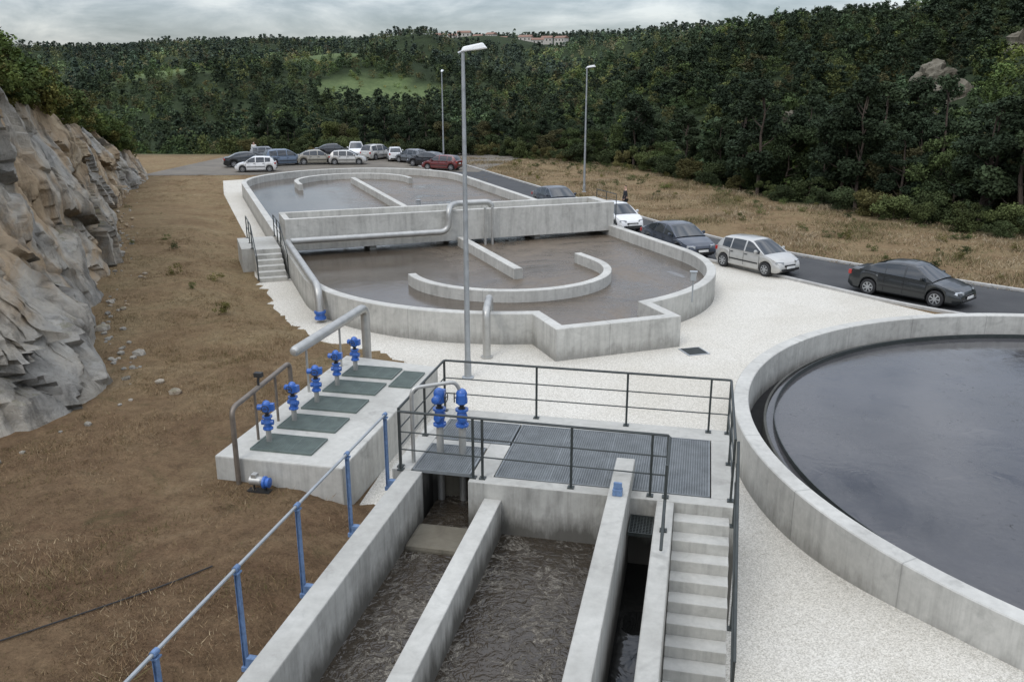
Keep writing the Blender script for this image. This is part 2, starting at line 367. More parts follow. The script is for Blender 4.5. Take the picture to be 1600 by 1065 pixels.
mb=MB(); mb.v=vs; nx=len(gx); mb.f=[(j*nx+i,j*nx+i+1,(j+1)*nx+i+1,(j+1)*nx+i) for j in range(len(gy)-1) for i in range(nx-1)]
mb.obj('gravel',M['gravel'],smooth=True,kind='structure',label='gravel banked up against the round tank',category='gravel')
# road
far=[NM(25.4,96),NM(25.4,72),NM(25.4,58),NM(25.4,47),NM(25.5,38),NM(26.8,32.2),(12.5,36.3),(20,32.2),(35,24.5),(60,13)]
near=[NM(21,96),NM(21,72),NM(21,58),NM(21,47),NM(21,38),(4.1,36.4),(8.3,32.2),(14,30.1),(22,26.5),(60,7.7)]
fs_,ns_=chaikin(far),chaikin(near)
mb=MB(); n=len(fs_); mb.add([(x,y,.010) for x,y in ns_]+[(x,y,.010) for x,y in fs_],[(i,i+1,n+i+1,n+i) for i in range(n-1)])
ro=mb.obj('road',M['asph'],kind='structure',label='dark asphalt access road with concrete kerbs',category='road')
ro.data.update()
if ro.data.polygons[0].normal.z<0: ro.data.flip_normals()
for nm_,pp in (('kerb',fs_),('kerb',ns_)):
    wallobj(nm_,pp,.14,-.02,.12,M['kerb'],kind='structure',label='low pale concrete kerb beside the asphalt road',category='kerb')
pl=[W(-32,75),W(-22,75.5),W(-17,81),W(-8,79),W(-3,78),W(1,93),W(-6,99),W(-30,99)]
flat('parking_lot',pl,.015,M['yard'],kind='structure',label='dusty parking area where cars are gathered',category='parking lot')
# ---------------------------------------------------------------- cliff
bp=[(-24,8),(-17,12),(-11.6,15.2),(-10.0,17.5),(-9.5,20.4),(-11.4,23),(-13,26),(-14,28.8),(-15.6,33),(-17.6,37.2),(-19.2,42),(-22,48),(-26.2,57.3),(-29,67),(-30.7,75),(-34,83),(-40,90)]
bp=chaikin(bp,2); P=[Vector(p) for p in bp]; seg=[0]
for a_,b_ in zip(P[:-1],P[1:]): seg.append(seg[-1]+(b_-a_).length)
ns=640; nu=96; npx=16; vs=[]; crk=[]
def facet(v,sc_,seed,amp,tilt):
    q=v*sc_+Vector((seed,seed*1.7,seed*.3)); d_,pt=noise.voronoi(q); c0=pt[0]
    g=Vector((noise.noise(c0*5.1),noise.noise(c0*4.3+Vector((9,1,3))),noise.noise(c0*6.2+Vector((2,7,5)))))
    return amp*noise.noise(c0*7.7)*1.6+tilt*g.dot(q-c0), d_[1]-d_[0]
for i in range(ns):
    s=seg[-1]*i/(ns-1); k=max(0,min(len(P)-2,int(np.searchsorted(seg,s))-1)); t=(s-seg[k])/(seg[k+1]-seg[k]); p=P[k].lerp(P[k+1],t)
    i0,i1=max(0,k-3),min(len(P)-1,k+4); d=(P[i1]-P[i0]).normalized(); nn=Vector((d.y,-d.x))
    H=float(np.interp(p.y,[8,18,26,33,40,48,60,69,77,84],[9.6,10.0,9.4,8.1,7.0,6.4,5.2,3.6,1.3,.2]))
    H+=.9*noise.noise(Vector((s*.35,3,1)))+.5*noise.noise(Vector((s*1.1,7,1)))
    apr=float(np.interp(p.y,[10,16,22,27,40],[3.4,3.4,2.8,.9,.5]))
    for j in range(nu):
        t=j/(nu-1); z=-.4+t*(H+.4)
        ret=apr*min(1,t*2.4)**.9+ .24*H*t*t + .4*t
        q=p-nn*ret; v3=Vector((q.x,q.y,z))
        wq=v3+Vector((noise.noise(v3*1.1),noise.noise(v3*1.1+Vector((3,3,3))),noise.noise(v3*1.1+Vector((8,8,8)))))*.22
        rot=Vector((wq.x*.9+wq.z*.25,wq.y*.9,wq.z*.62-wq.x*.3))
        f1,e1=facet(rot,.33,1.,.85,.8); f2,e2=facet(rot,.72,4.,.34,.35); f3,e3=facet(wq,2.1,7.,.05,.10)
        mk=max(0.,min(1.,.5+1.8*noise.noise(v3*.6)))
        c1=max(0,1-e1/.06)*(.35+.65*mk); c2=max(0,1-e2/.07)*mk*.9; crk.append(min(1,max(c1,c2*.8)))
        disp=f1+f2+f3+.8*noise.fractal(v3*.2,1.,2.,3)+.06*noise.fractal(v3*3.1,1.,2.,3)-.13*c1-.07*c2
        disp*=min(1,.3+t*3)*min(1,H/4)*(1-.5*max(0,(t-.85)/.15))
        q=q+nn*disp; x,y=W(q.x,q.y); vs.append((x,y,z+.25*noise.noise(v3*.8)*t))
    for j in range(npx):
        t=(j+1)/npx; ret=apr+.24*H+.4+ t*t*60+t*3
        q=p-nn*ret; crk.append(0.)
        z=H+ t*min(4.,H*.7)+.5*noise.fractal(Vector((q.x,q.y,0))*.2,1.,2.,3)
        x,y=W(q.x,q.y); vs.append((x,y,z*(1. if H>1 else .3)))
R=nu+npx
fs=[(i*R+j,(i+1)*R+j,(i+1)*R+j+1,i*R+j+1) for i in range(ns-1) for j in range(R-1)]
mb=MB(); mb.v=vs; mb.f=fs
ro=mb.obj('rock_cliff',M['rock'],smooth=True,sharp=30,kind='structure',label='blasted grey and ochre granite cutting above the yard',category='cliff')
ro.data.materials.append(M['ground']); mi=[0]*len(fs); kk=0
for i in range(ns-1):
    for j in range(R-1):
        if j>=nu+1: mi[kk]=1
        kk+=1
ro.data.polygons.foreach_set('material_index',mi)
at=ro.data.attributes.new('veg','FLOAT','POINT'); at.data.foreach_set('value',[0. if (q%R)<nu else .5 for q in range(len(vs))])
at=ro.data.attributes.new('crack','FLOAT','POINT'); at.data.foreach_set('value',crk)
plateau=[vs[i*R+nu+j] for i in range(150,ns-80,1) for j in (-2,-1,0,0,1,1,2,3,4,5,6)]
mb=MB()
ico=[(0,0,1),(.89,0,.45),(.28,.85,.45),(-.72,.53,.45),(-.72,-.53,.45),(.28,-.85,.45),(.72,.53,-.45),(-.28,.85,-.45),(-.89,0,-.45),(-.28,-.85,-.45),(.72,-.53,-.45),(0,0,-1)]
icf=[(0,1,2),(0,2,3),(0,3,4),(0,4,5),(0,5,1),(1,6,2),(2,7,3),(3,8,4),(4,9,5),(5,10,1),(6,7,2),(7,8,3),(8,9,4),(9,10,5),(10,6,1),(11,7,6),(11,8,7),(11,9,8),(11,10,9),(11,6,10)]
def basew(w): return float(np.interp(w,[b_[1] for b_ in bp],[b_[0] for b_ in bp]))
for i in range(150):
    w=random.uniform(15,70); r=basew(w)+abs(random.gauss(0,.5))+.05; x,y=W(r,w); s=random.uniform(.03,.13)*(1+.8*(random.random()>.93)); zz0=float(zleft(x,y))
    mb.add([(x+vx*s*random.uniform(.7,1.3),y+vy*s*random.uniform(.7,1.3),zz0+s*.2+vz*s*.7) for vx,vy,vz in ico],icf)
mb.obj('loose_stones',M['rock'],kind='stuff',label='loose broken stones at the foot of the cutting',category='stones')
# ---------------------------------------------------------------- trees
def crown(kind,n,leaf,rs):
    cl=[]; k={'pine':24,'oak':30,'shrub':14}[kind]
    lean=rs.normal(0,.03,2)
    for i in range(k):
        a=rs.uniform(0,2*np.pi)
        if kind=='pine':
            z=rs.uniform(.25,.97); rad=.18*math.sqrt(max(.03,1-((z-.48)/.5)**2))*rs.uniform(.4,1.2); rc=rs.uniform(.045,.09)
        elif kind=='oak':
            z=rs.uniform(.12,.9); rad=.33*math.sqrt(max(.02,1-((z-.5)/.48)**2))*rs.uniform(.3,1.1); rc=rs.uniform(.07,.13)
        else:
            z=rs.uniform(.1,.75); rad=.5*rs.uniform(.1,1); rc=rs.uniform(.11,.24)
        cl.append((rad*math.cos(a)+lean[0]*z,rad*math.sin(a)+lean[1]*z,z,rc,rs.uniform(.7,1.35)))
    cl=np.array(cl); wgt=cl[:,3]**2; wgt/=wgt.sum()
    ci=rs.choice(k,n,p=wgt); c=cl[ci]
    d=rs.normal(size=(n,3)); d/=np.linalg.norm(d,axis=1)[:,None]
    rr=c[:,3]*(.4+.75*rs.random(n)**.8); ctr=c[:,:3]+d*rr[:,None]*np.array([1,1,.75])
    nrm=d*.5+rs.normal(size=(n,3))*.6+np.array([0,0,.35]); nrm/=np.linalg.norm(nrm,axis=1)[:,None]
    h=np.cross(nrm,rs.normal(size=(n,3))); h/=np.linalg.norm(h,axis=1)[:,None]; g=np.cross(nrm,h)
    s=(leaf*rs.uniform(.6,1.4,n))[:,None]
    T=np.stack([ctr+h*s,ctr-h*s*.6+g*s*.7,ctr-h*s*.5-g*s*.8],1)
    tint=c[:,4]*rs.uniform(.75,1.3,n)
    return T,tint,cl
def tri_mesh(name,T,colr):
    n=len(T); me=bpy.data.meshes.new(name); me.vertices.add(3*n); me.vertices.foreach_set('co',T.reshape(-1).astype(np.float32))
    me.loops.add(3*n); me.loops.foreach_set('vertex_index',np.arange(3*n,dtype=np.int32))
    me.polygons.add(n); me.polygons.foreach_set('loop_start',np.arange(0,3*n,3,dtype=np.int32)); me.polygons.foreach_set('loop_total',np.full(n,3,dtype=np.int32))
    me.update(); at=me.attributes.new('tint','FLOAT_COLOR','POINT')
    cc=np.ones((n,3,4),np.float32); cc[:,:,:3]=colr[:,None,:]; at.data.foreach_set('color',cc.reshape(-1))
    me.materials.append(M['leaf']); return me
def trunkmesh(cl,rs,kind):
    mb=MB(); rb={'pine':.016,'oak':.018,'shrub':.01}[kind]; top={'pine':.9,'oak':.7,'shrub':.5}[kind]
    pts=[(0,0,-.04)]+[(rs.normal()*.012,rs.normal()*.012,top*i/5) for i in range(1,6)]
    mb.tube(pts,rb,7,0,rb*.25)
    for c in cl[:9]:
        z0=max(.12,c[2]-.15); mb.tube([(0,0,z0),(c[0]*.5,c[1]*.5,z0+.06),(c[0],c[1],c[2])],rb*.35,5,0,rb*.1)
    return mb
templ=[]
for kind,cnt,n,leaf in (('pine',5,7500,.013),('oak',5,8500,.015),('shrub',3,4500,.026)):
    for q in range(cnt):
        rs=np.random.default_rng(100+len(templ)); Tt,tn,cl=crown(kind,n,leaf,rs)
        me=tri_mesh(kind+'_crown',Tt,np.repeat(tn[:,None],3,1))
        tb=trunkmesh(cl,rs,kind); tm=bpy.data.meshes.new(kind+'_trunk'); tm.from_pydata(tb.v,[],tb.f); tm.update(); tm.materials.append(M['bark'])
        templ.append((kind,me,tm))
PAL={'pine':[(.030,.043,.023),(.036,.050,.025),(.027,.039,.022)],'oak':[(.043,.060,.024),(.052,.070,.026),(.036,.051,.023),(.072,.082,.028),(.064,.060,.028)],'shrub':[(.048,.062,.026),(.066,.080,.030),(.037,.049,.022),(.094,.086,.034)]}
placed=[]; indiv=[]
def far_enough(r,w,dm):
    for a,b_ in placed:
        if (a-r)**2+(b_-w)**2<dm*dm: return False
    return True
tries=0
while len(indiv)<290 and tries<12000:
    tries+=1; r=random.uniform(-30,46); d=random.uniform(.6,15) if random.random()<.6 else random.uniform(.6,4); w=float(edge_w(r))+d/.7
    if abs(r)>w*.68 or not far_enough(r,w,1.8): continue
    placed.append((r,w)); indiv.append((r,w,d))
for r,w,d in indiv:
    u=random.random(); kind='shrub' if d<4.2 else ('pine' if u<.5 else 'oak')
    tp=random.choice([t for t in templ if t[0]==kind]); rt=min(1,max(0,(r-4)/16))
    h={'pine':random.uniform(4.6,8.)*(.72+.4*rt),'oak':random.uniform(3.4,6.2)*(.75+.2*rt),'shrub':random.uniform(1.2,2.7)}[kind]
    x,y=W(r,w); z=float(terrain(r,w))
    nm_={'pine':'pine_tree','oak':'oak_tree','shrub':'shrub'}[kind]
    e=thing(nm_,(x,y,z-.1),{'pine':'dark green pine at the edge of the wood','oak':'leafy broadleaf tree at the edge of the wood','shrub':'low green bush on the bank below the trees'}[kind],{'pine':'pine tree','oak':'tree','shrub':'bush'}[kind],random.uniform(0,6.3),'trees along the edge of the wood')
    sx=random.uniform(.9,1.3); e.scale=(h*sx,h*sx*random.uniform(.9,1.1),h)
    co=bpy.data.objects.new('crown',tp[1]); COL.objects.link(co); co.parent=e
    b=random.choice(PAL[kind]); k=random.uniform(.75,1.35); co.color=(b[0]*k,b[1]*k,b[2]*k,1)
    to=bpy.data.objects.new('trunk',tp[2]); COL.objects.link(to); to.parent=e
# merged woods
def scatter(name,pts,nleaf,leaf,hr,label,pinep=.5,shr=0.,patch=1.,fs=.023,tone=(1,1,1),hfun=None):
    rs=np.random.default_rng(len(pts)); tp=[]
    for kind in ('pine','oak','shrub'):
        for q in range(6): tp.append((kind,)+crown(kind,nleaf,leaf*(1.5 if kind=='shrub' else 1),rs)[:2])
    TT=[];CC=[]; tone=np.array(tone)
    for (r,w,z) in pts:
        pn=noise.fractal(Vector((r*fs,w*fs*.7,0)),1.,2.,4); lv=float(lawn(r,w)) if patch else 0
        u=rs.random(); lt=max(0.,min(1.,(pn-.10)*2.4))*patch*.85; lt=max(lt,lv)
        kind='shrub' if u<shr+lt*.5 else ('pine' if rs.random()<pinep*(1.-.7*lt) else 'oak')
        Tp=[t for t in tp if t[0]==kind][rs.integers(6)]
        h={'pine':rs.uniform(.65,1.3),'oak':rs.uniform(.5,1.),'shrub':rs.uniform(.3,.55)}[kind]*hr*(1-.45*lv)
        if hfun: h*=hfun(r,w)
        a=rs.uniform(0,6.3); c_,s_=math.cos(a),math.sin(a); sx=h*rs.uniform(.9,1.3)
        p=Tp[1].reshape(-1,3); q=np.empty_like(p); x,y=W(r,w)
        q[:,0]=(p[:,0]*c_-p[:,1]*s_)*sx+x; q[:,1]=(p[:,0]*s_+p[:,1]*c_)*sx+y; q[:,2]=p[:,2]*h+z-.3
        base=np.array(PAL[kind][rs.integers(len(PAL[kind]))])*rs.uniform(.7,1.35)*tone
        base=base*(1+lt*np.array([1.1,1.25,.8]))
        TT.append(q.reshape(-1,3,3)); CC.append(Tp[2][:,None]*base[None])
    me=tri_mesh(name,np.concatenate(TT),np.concatenate(CC)); o=bpy.data.objects.new(name,me); COL.objects.link(o)
    o['kind']='stuff'; o['label']=label; o['category']='woodland'; return o
houses=[(-62,790),(-50,800),(-41,785),(-30,805),(-18,795),(-9,810),(12,800),(22,790),(31,806),(43,796)]
OUT=[(41,128,2.6),(58,118,2.4),(50,108,1.9),(63,135,2.8),(36,112,1.5),(72,128,2.2)]
def clear(r,w):
    for a,b_ in houses:
        if abs(a*w/b_-r)<9 and -110<w-b_<14: return False
    return True
def near_out(r,w):
    for a,b_,s in OUT:
        if abs(a*w/b_-r)<s*1.1 and -16<w-b_<s: return True
    return False
mid=[]
while len(mid)<2000:
    dd=math.sqrt(random.uniform(45**2,230**2)); a=math.radians(random.uniform(-38,36)); r,w=dd*math.sin(a),dd*math.cos(a)
    d=(w-float(edge_w(r)))*.7
    if d<8 or (r<-33 and w<98) or near_out(r,w): continue
    mid.append((r,w,float(terrain(r,w))))
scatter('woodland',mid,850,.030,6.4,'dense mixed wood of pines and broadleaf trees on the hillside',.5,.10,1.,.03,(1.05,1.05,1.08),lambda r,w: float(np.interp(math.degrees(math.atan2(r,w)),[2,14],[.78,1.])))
def farpts(cnt,d0,dmax):
    out=[]; t=0
    while len(out)<cnt and t<cnt*12:
        t+=1; a=math.radians(random.uniform(-36,35)); az=math.degrees(a); Dr=float(DR(az)); d1=min(dmax,Dr*1.12+15)
        if d1<=d0: continue
        dd=math.sqrt(random.uniform(d0*d0,dmax*dmax))
        if dd>d1: continue
        r,w=dd*math.sin(a),dd*math.cos(a)
        if not clear(r,w) or random.random()<float(lawn(r,w))*.88: continue
        out.append((r,w,float(terrain(r,w))))
    return out
scatter('woodland',farpts(4300,215,420),260,.045,5.8,'wooded valley slopes with pines and light green clearings',.5,.12,1.,.012,(1.2,1.17,1.3))  # tone lifts and blues the leaf colour: light distance haze painted in
scatter('woodland',farpts(13500,415,1200),68,.085,6.4,'distant wooded hills with pines and lighter clearings',.5,.08,1.,.007,(1.6,1.5,2.1))  # paler, bluer tone paints stronger atmospheric haze into the foliage colour
# rock outcrops
for i,(r,w,s) in enumerate(OUT):
    mb=MB(); nU,nV=26,16; x,y=W(r,w); z=float(terrain(r,w)); vv=[]
    for b_ in range(nV+1):
        for a_ in range(nU):
            th=2*math.pi*a_/nU; ph=math.pi*.5*b_/nV
            d=Vector((math.cos(th)*math.cos(ph),math.sin(th)*math.cos(ph),math.sin(ph)*.9))
            rr=s*(1+.35*facet(d*s+Vector((i*7,0,0)),.6,2.,.8,.8)[0]+.12*noise.noise(d*5)); vv.append((x+d.x*rr*1.2,y+d.y*rr*.8,z-1+d.z*rr*1.6))
    mb.add(vv,[(b_*nU+a_,b_*nU+(a_+1)%nU,(b_+1)*nU+(a_+1)%nU,(b_+1)*nU+a_) for b_ in range(nV) for a_ in range(nU)])
    mb.obj('rock_outcrop',M['concd'],loc=(x,y,z),label='grey granite outcrop showing between the hillside trees',category='rock')['group']='granite outcrops on the wooded slope'
cp=[]
for q in random.sample(plateau,1000):
    x,y,z=q; r=x*CP+y*SP; w=-x*SP+y*CP
    if z<2.0 or w<29: continue
    cp.append((r+random.uniform(-.7,.7),w+random.uniform(-1,1),z-.15))
scatter('brush',cp,600,.035,2.7,'dark green broom scrub growing above the rock face',.05,.85,0.,.02,(1.25,1.3,1.))
# village
for i,(r,w) in enumerate(houses):
    z=float(terrain(r,w)); x,y=W(r,w)
    e=thing('house',(x,y,z),'small pale village house with a tiled roof','house',random.uniform(-.5,.5),'houses on the far hillside')
    l_,d_,h_=random.uniform(3.5,6.),3.6,random.uniform(4.5,6.5)
    MB().box(-l_,l_,-d_,d_,-2,h_).obj('wall',random.choice([M['plaster'],M['conc'],M['plaster']]),e,local=True)
    rf=MB().add([(-l_-.4,-d_-.5,h_-.1),(l_+.4,-d_-.5,h_-.1),(l_+.4,d_+.5,h_-.1),(-l_-.4,d_+.5,h_-.1),(-l_-.4,0,h_+1.7),(l_+.4,0,h_+1.7)],[(0,1,5,4),(2,3,4,5),(0,4,3),(1,2,5),(0,3,2,1)])
    rf.obj('roof',M['tile'],e,local=True)
    for k in range(3):
        xx=-l_+l_*(.4+.65*k); MB().box(xx-.5,xx+.5,-d_-.04,-d_+.05,h_-2.6,h_-1.1).obj('window',M['dark'],e,local=True)
# grass blades
def blades(name,pts,hgt,wd,label,cols):
    n=len(pts); P=np.array(pts); rs=np.random.default_rng(n); a=rs.uniform(0,6.28,n); h=hgt*rs.uniform(.4,1.5,n)*P[:,3]; b=wd*rs.uniform(.6,1.4,n)
    lean=rs.normal(0,.7,(n,2))*h[:,None]
    Tt=np.zeros((n,3,3)); dx=np.stack([np.cos(a)*b,np.sin(a)*b],1)
    Tt[:,0,:2]=P[:,:2]-dx; Tt[:,1,:2]=P[:,:2]+dx; Tt[:,2,:2]=P[:,:2]+lean; Tt[:,0,2]=P[:,2]; Tt[:,1,2]=P[:,2]; Tt[:,2,2]=P[:,2]+h
    C=np.array(cols)[np.clip((P[:,4]*len(cols)+rs.normal(0,.8,n)).astype(int),0,len(cols)-1)]*rs.uniform(.6,1.35,n)[:,None]
    me=tri_mesh(name,Tt,C); o=bpy.data.objects.new(name,me); COL.objects.link(o); o['kind']='stuff'; o['label']=label; o['category']='grass'
def inpoly(x,y,poly):
    c=False; j=len(poly)-1
    for i in range(len(poly)):
        if (poly[i][1]>y)!=(poly[j][1]>y) and x<(poly[j][0]-poly[i][0])*(y-poly[i][1])/(poly[j][1]-poly[i][1])+poly[i][0]: c=not c
        j=i
    return c
bl=[]; tuft=0
while tuft<17000:
    w=6+70*random.random()**1.7; r=random.uniform(basew(max(w,15.2))-.3 if w>15 else -16,-2)
    x,y=W(r,w)
    if x>-4.9 and y<15: continue
    if inpoly(x,y,gp) or (-9.2<x<-6.2 and 13.6<y<20.3): continue
    nv=noise.fractal(Vector((x*.45,y*.45,0)),1.,2.,4)
    if random.random()>.6+nv*1.: continue
    tuft+=1; z0=float(zleft(x,y))*(1 if w<45 else 0); hs=1+max(0,nv)*1.0+(random.random()>.992)*2.; ck=.5+.5*noise.noise(Vector((x*.6,y*.6,9)))+random.uniform(-.2,.2)
    for k in range(random.randint(6,12)): bl.append((x+random.gauss(0,.09),y+random.gauss(0,.09),z0-.01,hs,ck))
blades('dry_grass',bl,.050,.006,'straw coloured dry grass over brown earth',[(.12,.105,.045),(.16,.115,.06),(.20,.135,.075),(.26,.185,.108),(.32,.25,.155)])
bl=[];tuft=0; tries=0
while tuft<12000 and tries<90000:
    tries+=1; r=random.uniform(-8,44); w=random.uniform(25,92)
    if w>float(edge_w(r))+4: continue
    x,y=W(r,w); nn_=x*.8387+y*.5446
    if nn_<25.6: continue
    if inpoly(x,y,[*near,*far[::-1]]) or inpoly(x,y,gp): continue
    if abs(r)>w*.66: continue
    nv=noise.fractal(Vector((x*.3,y*.3,5)),1.,2.,4)
    if random.random()>.5+1.2*nv: continue
    tuft+=1; ck=.6+.45*noise.noise(Vector((x*.3,y*.3,9)))+random.uniform(-.25,.2)
    for k in range(random.randint(4,9)): bl.append((x+random.gauss(0,.2),y+random.gauss(0,.2),0,1+max(0,nv)*1.5,ck))
blades('dry_grass',bl,.10,.015,'dry yellowed grass bank beyond the road',[(.09,.10,.04),(.14,.13,.06),(.21,.16,.09),(.28,.21,.13),(.34,.28,.19)])
wp=[]
while len(wp)<200:
    if random.random()<.08:
        w=8+60*random.random()**1.1; r=random.uniform(basew(max(w,15.2))+.2,-5)
    else: r=random.uniform(0,42); w=float(edge_w(r))+1-random.random()**2*24
    x,y=W(r,w)
    if inpoly(x,y,gp) or inpoly(x,y,[*near,*far[::-1]]) or (-9.4<x<-4.2 and y<20.6) or (x>-4.9 and y<16): continue
    if x*.8387+y*.5446<25.8 and r>-1: continue
    wp.append((r,w,.25+(float(zleft(x,y)) if w<45 and r<0 else 0)))
scatter('weeds',wp,420,.030,1.15,'low green weeds scattered over dry ground',0,1.,0.,.02,(1.2,1.2,1.))
# ---------------------------------------------------------------- channel block
e=thing('concrete_channel',(-2.,8,0),'long open concrete channel with parallel dividing walls','water channel')
def cw(nm_,*a,mat='concw',bev=.02,**k): return MB().box(*a).obj(nm_,M[mat],e,bevel=bev,**k)
cw('wall',-4.43,-4.1,-3,12.0,0,2.0,label='outer channel wall with dark stained inner face')
cw('wall',-3.04,-2.76,-3,11.8,0,1.75)
cw('wall',-1.07,-.78,-3,12.55,0,2.3,label='taller middle channel wall')
cw('wall',-.39,-.135,-3,11.8,0,2.0)
d=MB(); d.box(-3.3,.78,11.8,12.05,0,2); d.box(-4.62,-4.3,12.0,14.75,0,2); d.box(-3.3,-2.95,12.05,13.3,0,1.999); d.box(-4.3,-3.3,13.1,13.3,0,2)
d.box(.4,.78,12.05,14.25,0,2); d.box(-4.3,.78,14.25,14.75,0,2); d.box(-2.95,.4,12.05,14.25,0,1.3); d.box(-4.3,-2.95,13.3,14.25,0,1.3)
d.obj('deck',M['concw'],e,bevel=.012)
MB().box(-4.1,-3.05,11.0,11.75,.9,1.24).obj('sill',M['concd'],e,bevel=.06,label='brown stained ledge at the head of the channel')
MB().box(-4.1,-3.3,12.9,13.1,0,1.98).obj('end_wall',M['concd'],e)
for nm_,x0,x1,y1,z,mt in (('water',-4.1,-3.04,12.9,1.15,'wch'),('water',-2.76,-1.07,11.8,1.15,'wch'),('water',-.78,-.39,11.8,.9,'wdk')):
    flat(nm_,[(x0,-3),(x1,-3),(x1,y1),(x0,y1)],z,M[mt],kind='structure',label='murky brown water flowing in the concrete channel',category='water')
# gratings
def grating(x0,x1,y0,y1,z,mt,label,sp=.045):
    g=thing('floor_grating',((x0+x1)/2,(y0+y1)/2,z),label,'grating',group='steel floor gratings')
    f=MB(); w_=.02
    f.box(x0,x1,y0,y0+w_,z-.05,z+.006); f.box(x0,x1,y1-w_,y1,z-.05,z+.006); f.box(x0,x0+w_,y0+w_,y1-w_,z-.05,z+.005); f.box(x1-w_,x1,y0+w_,y1-w_,z-.05,z+.005)
    f.obj('frame',M[mt],g)
    b_=MB(); y=y0+w_+sp
    while y<y1-w_: b_.box(x0+w_,x1-w_,y-.006,y+.006,z-.035,z); y+=sp
    x=x0+w_+sp; k=0
    while x<x1-w_:
        k+=1; hw_=.006 if k%22 else .011
        b_.box(x-hw_,x+hw_,y0+w_,y1-w_,z-.03,z-.003); x+=sp
    b_.obj('bars',M[mt],g); return g
grating(-4.28,-3.32,12.03,13.08,2.01,'grate','dark grey floor grating around the two blue valves',.038)
grating(-2.93,.38,12.07,14.23,2.0,'grate','long grey steel floor grating on the concrete deck',.038)
grating(-4.28,-2.97,13.32,14.23,2.0,'grate','grey steel floor grating on the concrete deck',.038)
grating(-.76,-.41,11.2,11.75,1.75,'rail','small dark grating over the narrow channel')
s=MB()
for i in range(11): s.box(-.13,.67,11.8-(i+1)*.262,11.8-i*.262+(.0 if i else -.002),0,2-(i+1)*.1667)
s.obj('concrete_staircase',M['conc'],loc=(.27,10.3,0),bevel=.012,label='narrow concrete staircase descending beside the channel to the gravel',category='stairs')
# ---------------------------------------------------------------- rails
def railing(pts,label,posts,hs=(1.0,.66,.36),r=.022,name='handrail',mt='rail',pr=None):
    g=thing(name,pts[0],label,'railing')
    for h in hs: MB().tube([(x,y,z+h) for x,y,z in pts],r if h==hs[0] else r*.55,8,.05).obj('top_rail' if h==hs[0] else 'mid_rail',M[mt],g,smooth=True)
    for (x,y,z) in posts:
        q=.018 if pr is None else pr
        p=MB().box(x-q,x+q,y-q,y+q,z,z+hs[0]); p.box(x-.05,x+.05,y-.05,y+.05,z,z+.02); p.obj('post',M[mt],g)
    return g
Z=2.0
railing([(-4.5,12.08,Z),(-4.5,14.6,Z),(.68,14.6,Z),(.68,11.95,Z)],'dark steel railing around three sides of the deck',[(-4.5,12.1,Z),(-4.5,13.4,Z),(-4.5,14.6,Z),(-2.75,14.6,Z),(-1.1,14.6,Z),(.35,14.6,Z),(.68,14.6,Z),(.68,13.3,Z),(.68,12.0,Z)])
railing([(-4.46,11.98,Z),(-.27,11.92,Z)],'dark steel railing along the deck edge above the channel',[(-4.46,11.98,Z),(-3.25,11.95,Z),(-3.1,11.95,Z),(-1.7,11.93,Z),(-.5,11.92,Z),(-.27,11.92,Z)])
railing([(.72,11.9,Z),(.72,9.2,Z-1.72)],'dark steel stair railing sloping down to the gravel',[(.72,11.6,Z-.2),(.72,10.3,Z-1.02),(.72,9.25,Z-1.7)])
railing([(-.25,11.86,Z),(-.25,10.2,Z-.9)],'short dark steel stair railing beside the narrow wall',[(-.25,10.9,Z)],hs=(1.,.6))
# blue posts with pipe
g=thing('pipe_railing',(-4.6,8,2),'grey pipe carried on faded blue steel posts along the channel','railing')
MB().tube([(-4.62,-2,3.0),(-4.62,11.85,3.0)],.020,10).obj('pipe',M['galv'],g,smooth=True)
for y in (1.5,2.95,4.4,5.85,7.3,8.75,10.3,11.8):
    p=MB(); p.box(-4.639,-4.601,y-.004,y+.004,1.75,2.94); p.box(-4.644,-4.637,y-.026,y+.026,1.75,2.94); p.box(-4.603,-4.596,y-.026,y+.026,1.75,2.94)
    p.box(-4.66,-4.58,y-.045,y+.045,2.94,2.96); p.lathe([(.034,-.04),(.034,.04)],(-4.62,y,3.0),'y',12); p.box(-4.594,-4.432,y-.04,y+.04,1.78,1.9); p.box(-4.66,-4.58,y-.045,y+.045,1.72,1.78)
    p.obj('post',M['bluep'],g,bevel=.003)
p=MB(); p.box(-1.0,-.86,11.2,11.32,2.3,2.40); p.box(-.99,-.87,11.23,11.27,2.3,2.5); p.obj('pipe_bracket',M['bluep'],loc=(-.93,11.26,2.3),bevel=.01,label='small faded blue bracket bolted on the middle wall',category='bracket')
